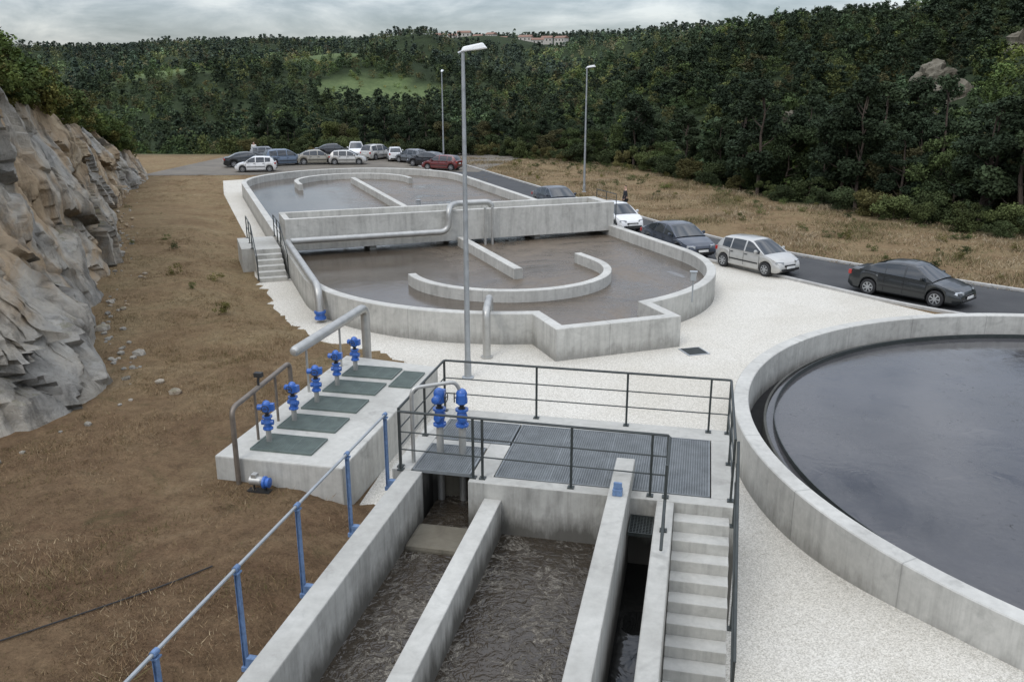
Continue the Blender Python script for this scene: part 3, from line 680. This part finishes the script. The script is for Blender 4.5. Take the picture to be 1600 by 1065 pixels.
# ---------------------------------------------------------------- valves
def valve(loc,drop,scale,label,rot=0,group='blue valves on the deck'):
    v=thing('gate_valve',loc,label,'valve',rot,group); v.scale=(scale,)*3
    MB().tube([(0,0,-drop),(0,0,.02)],.055,12).obj('pipe',M['steel'],v,local=True,smooth=True)
    b_=MB(); b_.lathe([(.10,0),(.10,.03),(.07,.045),(.075,.1),(.09,.14),(.075,.19),(.065,.23),(.10,.245),(.10,.275)],seg=20)
    for a in range(6): 
        an=a*math.pi/3; b_.lathe([(.012,-.012),(.012,.05)],(.083*math.cos(an),.083*math.sin(an),0),'z',6)
    b_.lathe([(.05,-.12),(.055,-.115),(.055,.115),(.04,.12)],(0,0,.14),'x',14); b_.obj('valve_body',M['blue'],v,local=True,smooth=True)
    MB().lathe([(.055,.275),(.055,.29),(.035,.30),(.035,.33),(.055,.34),(.055,.36)],seg=12).obj('stem',M['black'],v,local=True,smooth=True)
    a=MB(); a.lathe([(.075,.36),(.09,.37),(.09,.44),(.08,.47),(.085,.52),(.06,.57),(.025,.59)],seg=18); a.lathe([(.03,-.19),(.06,-.17),(.06,.0),(.045,.12),(.02,.14)],(0,0,.45),'x',14); a.box(.03,.15,-.05,.05,.39,.53)
    a.obj('actuator',M['blue'],v,local=True,smooth=True)
    w_=MB(); ring=[(.07*math.cos(t),-.11,.45+.07*math.sin(t)) for t in [k*math.pi/8 for k in range(17)]]
    w_.tube(ring,.008,6); w_.tube([(0,-.07,.45),(0,-.115,.45)],.01,6); w_.tube([(-.07,-.11,.45),(.07,-.11,.45)],.006,5); w_.obj('handwheel',M['black'],v,local=True,smooth=True)
    return v
valve((-4.03,12.75,2.5),1.4,1.1,'blue actuated valve on a vertical steel pipe beside the deck railing',1.5)
valve((-3.66,12.8,2.5),1.4,1.1,'blue actuated valve on a vertical steel pipe beside the deck railing',-1.3)
g=thing('vent_pipe',(-4.4,12.3,2),'bent stainless pipe looping over to the blue valves','pipe')
MB().tube([(-4.35,12.3,2.0),(-4.35,12.3,3.28),(-3.75,12.75,3.28),(-3.68,12.8,3.1)],.032,10,.14).obj('pipe',M['steel'],g,smooth=True)
# valve chamber
e=thing('valve_chamber',(-7.6,17,0),'low concrete valve chamber with a row of gratings','concrete block')
MB().prism([(-8.95,13.8),(-6.3,13.8),(-6.3,19.9),(-8.95,20.3)],-.1,1.0).obj('slab',M['conc'],e,bevel=.03)
for i in range(5):
    y=14.6+i*1.13
    grating(-8.4,-7.1,y-.42,y+.36,1.04,'grateg','dark green grating set in the valve chamber roof',.035)
    valve((-8.2,y,1.30),.31,1.02,'blue actuated valve rising beside a green grating',[.2,-.2,.25,.1,-.15][i],'row of blue valves on the chamber')
grating(-7.0,-6.45,18.2,19.3,1.04,'grateg','dark green grating set in the valve chamber roof',.035)
g=thing('manifold_pipe',(-8.65,19,1),'thick stainless pipe above the row of blue valves','pipe')
q=MB().tube([(-8.72,17.0,2.15),(-8.65,21.0,2.15),(-8.65,21.0,.1)],.12,18,.28)
q.lathe([(.02,16.90),(.07,16.91),(.11,16.96),(.12,17.02)],(-8.72,0,2.15),'y',18); q.obj('pipe',M['steel'],g,smooth=True)
for y in (17.5,19.4): MB().tube([(-8.7,y,1.0),(-8.7,y,2.07)],.03,8).obj('support',M['steel'],g,smooth=True)
M['brown']=simple('tarnished_steel',(.20,.17,.14),.45,.5,.25,5)
g=thing('tube_handrail',(-8.4,13.7,0),'brown-grey bent tube handrail beside the valve chamber','railing')
MB().tube([(-8.42,13.7,.3),(-8.42,13.7,2.05),(-8.62,16.5,2.05),(-8.62,16.5,1.0)],.05,12,.18).obj('top_rail',M['brown'],g,smooth=True)
for y in (14.7,15.7): MB().tube([(-8.42-.2*(y-13.7)/2.8,y,1.0),(-8.42-.2*(y-13.7)/2.8,y,2.02)],.028,8).obj('post',M['brown'],g,smooth=True)
zb=float(zleft(-7.9,13.5))
g=thing('small_pump',(-7.9,13.45,zb),'small steel pump with a blue flange by the chamber','pump')
q=MB().lathe([(.03,-.16),(.09,-.14),(.09,.08),(.06,.12)],(-7.9,13.5,zb+.22),'x',16); q.box(-8.0,-7.9,13.44,13.56,zb+.28,zb+.36); q.obj('motor',M['steel'],g,smooth=True)
MB().lathe([(.08,.08),(.12,.1),(.12,.14),(.09,.16),(.10,.22),(.04,.24)],(-7.87,13.5,zb+.2),'x',14).obj('flange',M['blue'],g,smooth=True)
q=MB(); q.tube([(-7.75,13.5,zb-.1),(-7.75,13.5,zb+.2)],.035,8); q.tube([(-7.98,13.5,zb-.1),(-7.98,13.5,zb+.18)],.02,8); q.box(-8.1,-7.65,13.42,13.58,zb-.04,zb+.03); q.obj('stand',M['black'],g)
g=MB().tube([(-8.5,14.9,2.05),(-8.5,14.9,2.2),(-8.48,14.92,2.32)],.025,8); g.box(-8.57,-8.41,14.86,14.97,2.27,2.36); g.obj('floodlight',M['black'],loc=(-8.5,14.9,2.05),label='small black lamp clamped on the tube handrail',category='lamp')
hp=[W(-8.3,11.2),W(-8.4,10.2),W(-8.0,9.7),W(-7.2,10.2),W(-6.3,10.9),W(-5.4,11.6),W(-4.8,12.2)]
MB().tube([(x,y,.03+float(zleft(x,y))) for x,y in chaikin(hp,3)],.012,6).obj('hose',M['black'],loc=(*hp[2],0),label='thin black hose lying over the dry ground',category='hose')
# ---------------------------------------------------------------- oxidation ditch
CN,CM0,CM1,R0=11.85,31.9,63.5,7.925
e=thing('oxidation_ditch',(*NM(CN,45),0),'long oval concrete aeration tank with curved guide walls','water tank')
a0=math.degrees(math.atan2(-math.sqrt(R0**2-(13.75-CN)**2),13.75-CN)); a1=math.degrees(math.atan2(-math.sqrt(R0**2-(9.9-CN)**2),9.9-CN))
path=arc(CN,CM0,R0,a0,0,40)+arc(CN,CM1,R0,0,180,60)+arc(CN,CM0,R0,180,360+a1,50)+[(9.9,22.4),(13.75,22.4)]
P2=[]
for i,p in enumerate(path):
    q=path[(i+1)%len(path)]; P2.append(p); L=math.hypot(q[0]-p[0],q[1]-p[1])
    if L>2: P2+=[(p[0]+(q[0]-p[0])*k/16,p[1]+(q[1]-p[1])*k/16) for k in range(1,16)]
pw=[NM(*p) for p in P2]
wallobj('outer_wall',pw,.35,-.1,1.0,M['concj'],e,True)
wallobj('divider_wall',[NM(CN,30.8),NM(CN,38.3)],.35,0,.92,M['concj'],e)
wallobj('divider_wall',[NM(CN,40.8),NM(CN,65.3)],.35,0,.92,M['concj'],e)
wallobj('guide_wall',[NM(15.35,32.9)]+[NM(*p) for p in arc(11.6,31.2,3.85,5,-180,40)]+[NM(7.75,31.4)],.32,0,.92,M['concj'],e)
wallobj('guide_wall',[NM(15.8,63.5)]+[NM(*p) for p in arc(11.7,64.2,4.1,0,180,40)]+[NM(7.6,62.2)],.32,0,.92,M['concj'],e)
flat('water',pw,.5,M['wdi'],kind='structure',label='brown foaming water in the oval tank',category='water')
# bridge
e=thing('concrete_footbridge',(*NM(12,39.5),0),'concrete channel bridge crossing the oval tank','bridge')
def nmprism(n0,n1,m0,m1,z0,z1): return MB().prism([NM(n0,m0),NM(n1,m0),NM(n1,m1),NM(n0,m1)],z0,z1)
M['concb']=concrete('bridge_concrete',(.44,.43,.395),(.58,.57,.525),False,.74)
NE=19.85
nmprism(3.9,NE,38.4,38.65,.74,2.15).obj('parapet',M['concb'],e,bevel=.02)
nmprism(3.9,NE,40.4,40.65,.74,2.15).obj('parapet',M['concb'],e,bevel=.02)
nmprism(3.9,NE,38.65,40.4,.76,1.6).obj('walkway',M['conc'],e)
nmprism(NE-.5,NE,38.65,40.4,1.6,2.13).obj('end_wall',M['conc'],e)
nmprism(3.9,4.15,38.65,40.4,1.6,2.13).obj('end_wall',M['conc'],e)
for n_ in (7.8,15.9): nmprism(n_-.15,n_+.15,38.8,40.2,0,.76).obj('pier',M['conc'],e)
mb=MB()
for i in range(6):
    q=nmprism(2.5,3.6,35.9+i*.38,38.2,i*.17,(i+1)*.17); mb.add(q.v,q.f)
q=nmprism(2.0,3.6,38.2,41,0,1.02); mb.add(q.v,q.f)
mb.obj('concrete_staircase',M['conc'],loc=(*NM(3,37),0),bevel=.01,label='short concrete steps up to the bridge end',category='stairs')
def nmp(n,m,z): return (*NM(n,m),z)
for nn_ in (2.45,3.66):
    railing([nmp(nn_,35.9,.1),nmp(nn_,38.2,1.02),nmp(nn_,40.9,1.02)],'dark steel railing beside the short bridge steps',[nmp(nn_,35.9,.1),nmp(nn_,38.2,1.02),nmp(nn_,39.5,1.02),nmp(nn_,40.9,1.02)],hs=(1.,.55))
railing([nmp(NE+.1,38.4,1.02),nmp(NE+.1,40.6,1.02)],'short dark railing at the bridge end',[nmp(NE+.1,38.4,.98),nmp(NE+.1,39.5,.98),nmp(NE+.1,40.6,.98)],hs=(1.5,1.2,.9))
# pipes
g=thing('process_pipe',nmp(8,38.2,0),'long stainless pipe bent around the bridge and tank wall','pipe')
MB().tube([nmp(13.7,39.2,1.6),nmp(13.7,39.2,2.35),nmp(11.9,39.2,2.35),nmp(11.2,38.05,2.35),nmp(11.2,38.05,1.25),nmp(4.0,38.05,1.25),nmp(3.9,37.8,1.25),nmp(3.9,29.2,1.2),nmp(3.9,29.0,.1)],.14,16,.45).obj('pipe',M['steel'],g,smooth=True)
MB().lathe([(.2,.12),(.2,.2),(.16,.21),(.16,.32),(.2,.33),(.2,.4)],nmp(3.9,29.02,.0),'z',20).obj('flange',M['blue'],g,smooth=True)
for n_ in (13.0,13.35): MB().tube([nmp(n_,38.15,.3),nmp(n_,38.15,2.25)],.06,10).obj('support',M['steel'],g,smooth=True)
g=thing('inlet_pipe',nmp(7.9,23.5,0),'bent stainless pipe hooking over the tank wall','pipe')
MB().tube([nmp(7.95,23.3,0),nmp(7.95,23.3,1.45),nmp(8.6,24.9,1.45),nmp(8.65,25.0,.8)],.12,16,.28).obj('pipe',M['steel'],g,smooth=True)
MB().lathe([(.18,0),(.18,.05)],nmp(7.95,23.3,0.005),'z',18).obj('flange',M['steel'],g)
def sensor(n,m,z,label):
    g=thing('level_sensor',nmp(n,m,z),label,'instrument',group='instruments on the tank walls')
    x,y,_=nmp(n,m,z)
    MB().tube([(x,y,z-.3),(x,y,z+.75)],.025,8).obj('pole',M['galv'],g,smooth=True)
    q=MB().box(x-.1,x+.1,y-.08,y+.06,z+.45,z+.75); q.box(x-.13,x+.13,y-.11,y+.08,z+.75,z+.78); q.obj('housing',M['galv'],g,bevel=.01)
sensor(15.8,24.6,1.0,'small grey instrument box on a pole at the tank wall')
sensor(7.5,44.6,.6,'small grey instrument box on a pole in the tank'); sensor(11.85,46.,.9,'small grey instrument box on the dividing wall')
x,y=W(5.57,25.2); g=thing('drain_cover',(x,y,0),'dark square drain cover set in the gravel','drain cover',.5)
MB().box(-.36,.36,-.36,.36,-.02,.02).obj('frame',M['galv'],g,local=True); q=MB()
for k in range(8): q.box(-.3,.3,-.29+k*.078,-.25+k*.078,.02,.035)
q.obj('bars',M['rail'],g,local=True)
# ---------------------------------------------------------------- clarifier
CX,CY=10.9,18.9
e=thing('settling_tank',(CX,CY,0),'round concrete settling tank full of dark water','water tank')
wallobj('outer_wall',arc(CX,CY,9.77,0,360,160)[:-1],.34,-.1,1.0,M['concj'],e,True)
wallobj('weir_channel',arc(CX,CY,9.2,0,360,160)[:-1],.06,.0,.52,M['concx'],e,True,.01)
wallobj('scum_baffle',arc(CX,CY,9.0,0,360,160)[:-1],.02,.2,.58,M['rail'],e,True,.004)
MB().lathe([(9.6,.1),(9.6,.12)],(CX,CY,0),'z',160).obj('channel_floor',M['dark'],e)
flat('water',arc(CX,CY,9.17,0,360,120)[:-1],.46,M['wcl'],kind='structure',label='dark still water with scum specks in the round tank',category='water')
# ---------------------------------------------------------------- lamps
def lamp(r,w,h,rot):
    x,y=W(r,w); g=thing('street_lamp',(x,y,0),'tall galvanised lamp post with a flat white head','street lamp',rot,'street lamps around the plant')
    MB().tube([(0,0,0),(0,0,h*.5),(0,0,h)],.085,14,0,.045).obj('pole',M['galv'],g,local=True,smooth=True)
    MB().lathe([(.17,0),(.17,.03),(.1,.05),(.1,.5),(.085,.52)],seg=14).obj('base',M['galv'],g,local=True,smooth=True)
    MB().tube([(-.12,0,h-.05),(0,0,h),(.5,0,h+.1)],.03,8,.05).obj('arm',M['galv'],g,local=True,smooth=True)
    q=MB(); q.add([(-.05,-.1,h-.02),(.62,-.15,h+.06),(.62,.15,h+.06),(-.05,.1,h-.02),(0,-.07,h+.1),(.5,-.11,h+.2),(.5,.11,h+.2),(0,.07,h+.1)],[(0,3,2,1),(4,5,6,7),(0,1,5,4),(1,2,6,5),(2,3,7,6),(3,0,4,7)])
    q.obj('lamp_head',M['lampw'],g,local=True,bevel=.03)
lamp(-1.23,22.8,8.65,math.radians(12)); lamp(5.3,64,8.7,math.radians(12)); lamp(-6.8,87.5,8.6,math.radians(100))
# ---------------------------------------------------------------- cars
SP_={'sedan':dict(L=4.62,Wd=1.78,wb=2.72,fo=.93,top=[(-2.31,.42),(-2.30,.6),(-2.26,.88),(-2.12,1.0),(-1.6,1.03),(.85,.98),(1.5,.88),(2.0,.76),(2.22,.64),(2.29,.5),(2.31,.36)],
  cab=[(-1.82,1.0),(-1.15,1.33),(-.75,1.42),(-.2,1.47),(.2,1.455),(.45,1.40),(1.2,.96)],roof=(-.85,.38),side=[(-1.35,-.72),(-.68,.05),(.13,.95)],r=.325),
 'hatch':dict(L=3.84,Wd=1.66,wb=2.49,fo=.74,top=[(-1.92,.4),(-1.91,.6),(-1.89,.9),(-1.8,.97),(.75,.95),(1.25,.89),(1.62,.79),(1.83,.64),(1.90,.5),(1.92,.34)],
  cab=[(-1.83,.94),(-1.62,1.25),(-1.42,1.38),(-.6,1.44),(.05,1.435),(.3,1.37),(1.05,.92)],roof=(-1.38,.22),side=[(-1.42,-.92),(-.86,-.1),(-.02,.82)],r=.3),
 'wagon':dict(L=4.3,Wd=1.76,wb=2.65,fo=.83,top=[(-2.15,.42),(-2.14,.6),(-2.12,.95),(-2.05,1.05),(.9,1.03),(1.4,.96),(1.85,.82),(2.05,.66),(2.13,.5),(2.15,.36)],
  cab=[(-2.07,1.02),(-1.95,1.35),(-1.78,1.56),(-.9,1.64),(.1,1.62),(.35,1.54),(1.2,1.0)],roof=(-1.75,.28),side=[(-1.75,-1.0),(-.93,-.05),(.03,.95)],r=.32)}
def ip(x,tab): return float(np.interp(x,[a for a,_ in tab],[b_ for _,b_ in tab]))
def build_car(kind):
    S=SP_[kind]; L,Wd,wb,rw=S['L'],S['Wd'],S['wb'],S['r']; xf=L/2-S['fo']; xr=xf-wb; ra=rw+.055
    e=thing('parked_car',(0,0,0),'','car')
    def hw(x): return Wd/2*(1-.20*abs(x/(L/2))**7-.03*abs(x/(L/2))**2)
    xs=sorted(set([round(v,3) for v in np.arange(-L/2,L/2+.001,.06)]+[a for a,_ in S['top']]+[xf-ra,xf+ra,xr-ra,xr+ra]+[round(c_+ra*math.cos(k*math.pi/10),3) for c_ in (xf,xr) for k in range(11)]))
    body=MB(); ring=[]
    for x in xs:
        zt_=ip(x,S['top']); endf=min(1,(L/2-abs(x))/.25); z0=.2+.12*(1-endf)**2
        for c_ in (xf,xr):
            if abs(x-c_)<ra: z0=max(z0,rw+math.sqrt(ra*ra-(x-c_)**2))
        z0=min(z0,zt_-.02); w_=hw(x); hh=zt_-z0
        half=[(0,z0),(w_*.93,z0),(w_*.985,z0+min(.06,hh*.3)),(w_*1.0,z0+hh*.45),(w_*.99,z0+hh*.68),(w_*.972,z0+hh*.72),(w_*.95,zt_-.06*min(1,hh)),(w_*.86,zt_-.005),(w_*.5,zt_+.015),(0,zt_+.02)]
        ring.append([(x,y,z) for y,z in half]+[(x,-y,z) for y,z in half[-2:0:-1]])
    k=len(ring[0]); body.add([p for q in ring for p in q],[(i*k+j,(i+1)*k+j,(i+1)*k+(j+1)%k,i*k+(j+1)%k) for i in range(len(xs)-1) for j in range(k)]+[tuple(range(k)),tuple(range((len(xs)-1)*k,len(xs)*k))[::-1]])
    cab=S['cab']; xa,xb=cab[0][0],cab[-1][0]; edges=[a for s_ in S['side'] for a in s_]
    cx=sorted(set([round(v,3) for v in np.linspace(xa,xb,44)]+edges+list(S['roof'])))
    cr=[]; zmax=max(b_ for _,b_ in cab)
    for x in cx:
        zb=ip(x,S['top'])-.03; zr=max(zb+.01,ip(x,cab)); f=(zr-zb)/(zmax-zb); wb_=hw(x)*.945; wr=wb_-(.19*f)
        half=[(wb_,zb),(wb_-.19*f*.5,zb+(zr-zb)*.5),(wr+.01,zb+(zr-zb)*.88),(wr-.06,zr-.008),(wr*.5,zr+.018),(0,zr+.022)]
        cr.append([(x,y,z) for y,z in half]+[(x,-y,z) for y,z in half[-2::-1]])
    k2=len(cr[0]); vv=[p for q in cr for p in q]
    grp={'body':[],'windshield':[],'rear_window':[],'wl':[],'wr':[]}
    for i in range(len(cx)-1):
        xm=(cx[i]+cx[i+1])/2
        for j in range(k2-1):
            f=(i*k2+j,(i+1)*k2+j,(i+1)*k2+j+1,i*k2+j+1); jj=min(j,k2-2-j)
            t='body'
            if jj in (0,1) and any(a<xm<b_ for a,b_ in S['side']): t='wl' if j<k2/2 else 'wr'
            elif jj>=3 and xm>S['roof'][1]: t='windshield'
            elif jj>=3 and xm<S['roof'][0]: t='rear_window'
            grp[t].append(f)
    def sub(fl):
        idx=sorted(set(a for f in fl for a in f)); mp={a:i for i,a in enumerate(idx)}; return [vv[a] for a in idx],[tuple(mp[a] for a in f) for f in fl]
    body.add(*sub(grp['body']))
    body.obj('body',PAINT['silver'],e,local=True,smooth=True,sharp=32)
    for nm_,key in (('windshield','windshield'),('rear_window','rear_window'),('side_window','wl'),('side_window','wr')):
        MB().add(*sub(grp[key])).obj(nm_,M['glass'],e,local=True,smooth=True)
    MB().box(-L/2+.25,L/2-.25,-Wd/2+.22,Wd/2-.22,.16,.62).obj('underbody',M['plastic'],e,local=True)
    for sx,nm_ in ((1,'front_bumper'),(-1,'rear_bumper')):
        q=MB(); q.box(sx*(L/2+.012)-.03,sx*(L/2+.012)+.03,-Wd*.33,Wd*.33,.30,.40); q.obj(nm_,M['plastic'],e,local=True,bevel=.02)
    zg=ip(L/2-.06,S['top'])-.06; q=MB().box(L/2-.08,L/2+.0,-.34,.34,zg-.06,zg+.03); q.obj('grille',M['plastic'],e,local=True,bevel=.01)
    MB().box(L/2+.03,L/2+.05,-.26,.26,.40,.50).obj('number_plate',M['plate'],e,local=True); MB().box(-L/2-.03,-L/2-.015,-.26,.26,.62,.73).obj('number_plate',M['plate'],e,local=True)
    for sy in (1,-1):
        q=MB(); x1=L/2-.13; zz=ip(L/2-.2,S['top'])-.075; yo=hw(L/2-.2)
        q.add([(x1+.09,sy*(yo-.36),zz-.06),(x1-.02,sy*(yo-.02),zz-.05),(x1-.26,sy*(yo+.012),zz+.03),(x1+.085,sy*(yo-.36),zz+.05),(x1-.03,sy*(yo-.04),zz+.06),(x1-.3,sy*(yo-.0),zz+.085),(x1-.22,sy*(yo-.2),zz+.085)],[(0,1,4,3),(1,2,5,4),(3,4,5,6)])
        q.obj('headlight',M['hl'],e,local=True,smooth=True)
        q=MB(); yo=hw(-L/2+.1); q.box(-L/2-.0,-L/2+.14,sy*(yo+.01)-(.16 if sy>0 else 0),sy*(yo+.01)+(.16 if sy<0 else 0),.72,.90); q.obj('tail_light',M['red'],e,local=True,bevel=.02)
        q=MB(); xm=S['side'][-1][1]-.12; q.lathe([(.02,-.06),(.075,-.04),(.08,.03),(.03,.06)],(xm,sy*(Wd/2+.07),ip(xm,S['top'])+.07),'x',10); q.box(xm-.03,xm+.03,sy*(Wd/2+.0)-.06,sy*(Wd/2)+.06,ip(xm,S['top'])+.02,ip(xm,S['top'])+.06)
        q.obj('wing_mirror',PAINT['silver'],e,local=True,smooth=True)
        q=MB()
        for xx in (S['side'][1][0]-.03,S['side'][2][0]-.04,S['side'][2][1]+.03):
            q.box(xx-.006,xx+.006,sy*(hw(xx)+.0)-.006,sy*hw(xx)+.004,.32,ip(xx,S['top'])-.1)
        q.box(xr+ra+.05,xf-ra-.05,sy*(Wd/2*.995)-.012,sy*(Wd/2*.995)+.012,.47,.53); q.obj('side_trim',M['plastic'],e,local=True)
        for xx in (S['side'][1][0]+.08,S['side'][2][0]+.08): MB().box(xx-.08,xx+.08,sy*hw(xx)*.985-.02,sy*hw(xx)*.985+.02,.80,.825).obj('door_handle',M['plastic'],e,local=True,bevel=.006)
        for xw in (xf,xr):
            wh=bpy.data.objects.new('wheel',None); COL.objects.link(wh); wh.parent=e; wh.location=(xw,sy*(Wd/2-.11),rw); wh.empty_display_size=.1
            t=MB(); pr=[(rw*.62,-.095),(rw*.93,-.1),(rw,-.075),(rw,.075),(rw*.93,.1),(rw*.62,.095)]; t.lathe(pr,(0,0,0),'y',32); t.obj('tyre',M['tyre'],wh,local=True,smooth=True)
            q=MB(); q.lathe([(rw*.66,sy*.06),(rw*.66,sy*.104),(rw*.6,sy*.104),(rw*.58,sy*.07)],(0,0,0),'y',28); q.lathe([(.05,sy*.06),(.05,sy*.11)],(0,0,0),'y',12)
            for a in range(7):
                an=a*2*math.pi/7; c_,s_=math.cos(an),math.sin(an); w2=.022
                v_=[(c_*rr_-s_*o_,sy*yy,s_*rr_+c_*o_) for yy in (.08,.108) for rr_,o_ in ((.03,-w2),(.03,w2),(rw*.62,w2*1.3),(rw*.62,-w2*1.3))]
                q.add(v_,[(0,1,2,3),(7,6,5,4),(0,4,5,1),(1,5,6,2),(2,6,7,3),(3,7,4,0)])
            q.obj('rim',M['rim'],wh,local=True)
            MB().lathe([(rw*.58,sy*.03),(rw*.58,sy*.05)],(0,0,0),'y',20).obj('brake_disc',M['plastic'],wh,local=True)
    return e
T={k:build_car(k) for k in SP_}
def park(kind,x,y,deg,colr,label,sc_=1.):
    src=T[kind]
    c=clone(src,(x,y,.015),math.radians(deg),sc_,'parked_car',label=label,category='car',group='cars parked along the road and yard')
    for o in walk(c):
        if o.type=='MESH' and o.material_slots and o.material_slots[0].material==PAINT['silver']:
            o.material_slots[0].link='OBJECT'; o.material_slots[0].material=PAINT[colr]
park('sedan',7.9,34.5,-37,'dark','dark grey saloon car parked on the asphalt road',.94)
park('hatch',2.45,38.45,-45,'silver','silver five-door hatchback parked by the kerb',.96)
park('sedan',-1.1,41.8,-56,'navy','blue-grey saloon car parked behind the silver hatchback',.98)
park('hatch',-4.6,48.2,-57,'white','pale hatchback partly hidden behind the bridge end',.97)
park('sedan',-9.1,54.3,-57,'navy','dark saloon seen just over the tank wall')
fcs=[(-25.0,83,'sedan',20,'dark'),(-22.9,78.5,'hatch',190,'white'),(-21.8,84.5,'wagon',30,'blue'),(-18.9,93.8,'sedan',10,'black'),(-19.0,85.5,'sedan',15,'beige'),(-15.9,85.3,'hatch',5,'silver'),
 (-16.6,94,'wagon',280,'white'),(-13.9,91,'wagon',60,'silver'),(-11.9,89.5,'hatch',100,'white'),(-9.9,87,'hatch',140,'grey'),(-7.9,83.3,'sedan',150,'black'),(-6.4,80,'hatch',160,'red'),(-25,90,'hatch',10,'grey')]
for r,w,k,dg,cl_ in fcs:
    x,y=W(r,w); park(k,x,y,dg+12.4,cl_,{'dark':'dark saloon','white':'white car','blue':'steel blue estate car','black':'black saloon','beige':'champagne saloon','silver':'silver car','grey':'grey hatchback','red':'dark red hatchback'}[cl_]+' parked in the dusty yard',.93)
for e_ in T.values():
    for o_ in list(walk(e_)): bpy.data.objects.remove(o_)
    bpy.data.objects.remove(e_)
# ---------------------------------------------------------------- people
def skinobj(name,V_,E_,R_,mat,parent):
    me=bpy.data.meshes.new(name); me.from_pydata(V_,E_,[]); me.update(); o=bpy.data.objects.new(name,me); COL.objects.link(o); o.parent=parent
    md=o.modifiers.new('skin','SKIN'); md.use_smooth_shade=True
    for i,r in enumerate(R_): me.skin_vertices[0].data[i].radius=(r,r)
    me.skin_vertices[0].data[0].use_root=True
    s=o.modifiers.new('s','SUBSURF'); s.levels=1; s.render_levels=2; me.materials.append(mat); return o
M['skin']=simple('skin',(.45,.28,.2),.6); M['cloth']=simple('dark_cloth',(.02,.021,.025),.9); M['hair']=simple('dark_hair',(.03,.02,.015),.8); M['shirtw']=simple('white_cloth',(.6,.6,.58),.9)
def person(x,y,rot,jm,label):
    e=thing('person',(x,y,.01),label,'person',rot)
    V_=[(0,0,.95),(0,0,1.15),(0,0,1.38),(0,0,1.5),(.02,0,1.6),(.02,0,1.7)]; R_=[.13,.12,.14,.055,.085,.07]; E_=[(i,i+1) for i in range(5)]
    for s in (1,-1):
        b0=len(V_); V_+=[(0,s*.19,1.4),(.03,s*.24,1.13),(.13,s*.2,.92),(.17,s*.19,.84)]; R_+=[.06,.045,.032,.03]; E_+=[(2,b0),(b0,b0+1),(b0+1,b0+2),(b0+2,b0+3)]
        b0=len(V_); V_+=[(0,s*.1,.88),(.02,s*.11,.48),(0,s*.12,.08),(.14,s*.13,.04)]; R_+=[.09,.06,.04,.035]; E_+=[(0,b0),(b0,b0+1),(b0+1,b0+2),(b0+2,b0+3)]
    skinobj('body',V_,E_,R_,M['skin'],e)
    J=[(0,0,.9),(0,0,1.15),(0,0,1.4)]; JR=[.155,.145,.16]; JE=[(0,1),(1,2)]
    Tn=[(0,0,.95)]; TR=[.15]; TE=[]
    for s in (1,-1):
        b0=len(J); J+=[(0,s*.19,1.41),(.03,s*.24,1.13),(.12,s*.2,.93)]; JR+=[.075,.06,.045]; JE+=[(2,b0),(b0,b0+1),(b0+1,b0+2)]
        b0=len(Tn); Tn+=[(0,s*.1,.86),(.02,s*.11,.48),(0,s*.12,.1)]; TR+=[.105,.075,.06]; TE+=[(0,b0),(b0,b0+1),(b0+1,b0+2)]
    skinobj('jacket',J,JE,JR,jm,e); skinobj('trousers',Tn,TE,TR,M['cloth'],e)
    skinobj('hair',[(-.01,0,1.66),(-.01,0,1.74)],[(0,1)],[.095,.07],M['hair'],e)
    nz_=MB().add([(.1,-.015,1.62),(.1,.015,1.62),(.125,0,1.615),(.1,0,1.66)],[(0,2,3),(1,3,2),(0,1,2)]); nz_.obj('nose',M['skin'],e,local=True)
x,y=W(6.95,53.2); person(x,y,math.radians(200),M['cloth'],'person in dark clothes standing beside a parked car')
x,y=W(-26.6,91); person(x,y,math.radians(-80),M['shirtw'],'person in a white shirt standing among parked cars')
# ---------------------------------------------------------------- world / light / camera
w=bpy.data.worlds.new('World'); sc.world=w; w.use_nodes=True; nt=w.node_tree; bg=nt.nodes['Background']; out=nt.nodes['World Output']
elev,rotd=48,200
sky=ND(nt,'ShaderNodeTexSky',sky_type='NISHITA',sun_disc=False,sun_elevation=math.radians(elev),sun_rotation=math.radians(rotd))
nt.links.new(sky.outputs[0],bg.inputs[0]); bg.inputs[1].default_value=.05
g=ND(nt,'ShaderNodeTexCoord').outputs['Generated']; sx=ND(nt,'ShaderNodeSeparateXYZ',{0:g})
zz=mth(nt,'MAXIMUM',sx.outputs[2],0.)
cl=ramp(nt,nz(nt,mapv(nt,g,(7.,7.,26.)),1.,7,.6,.3),[(.36,(.26,.30,.37)),(.46,(.44,.48,.55)),(.54,(.64,.67,.73)),(.66,(.95,.96,.98))])
k=mth(nt,'ADD',mth(nt,'MULTIPLY',zz,2.3),.42)
bg2=ND(nt,'ShaderNodeBackground',{'Color':cl,'Strength':k}); ad=ND(nt,'ShaderNodeAddShader',{0:bg.outputs[0],1:bg2.outputs[0]}); nt.links.new(ad.outputs[0],out.inputs[0])
L=bpy.data.lights.new('sun','SUN'); L.energy=.9; L.angle=math.radians(20); L.color=(1,.97,.92); lo=bpy.data.objects.new('sun',L); COL.objects.link(lo)
a=math.radians(rotd); dirv=Vector((math.sin(a)*math.cos(math.radians(elev)),math.cos(a)*math.cos(math.radians(elev)),math.sin(math.radians(elev))))
lo.rotation_euler=dirv.to_track_quat('Z','Y').to_euler()
cam=bpy.data.cameras.new('camera'); cam.lens=30.375; cam.sensor_width=36; cam.clip_end=6000; cam.clip_start=.1
co=bpy.data.objects.new('camera',cam); COL.objects.link(co); co.location=(0,0,8); co.rotation_euler=(math.radians(73.1),0,math.radians(12.4)); sc.camera=co
sc.view_settings.view_transform='Standard'; sc.view_settings.look='None'; sc.view_settings.exposure=0
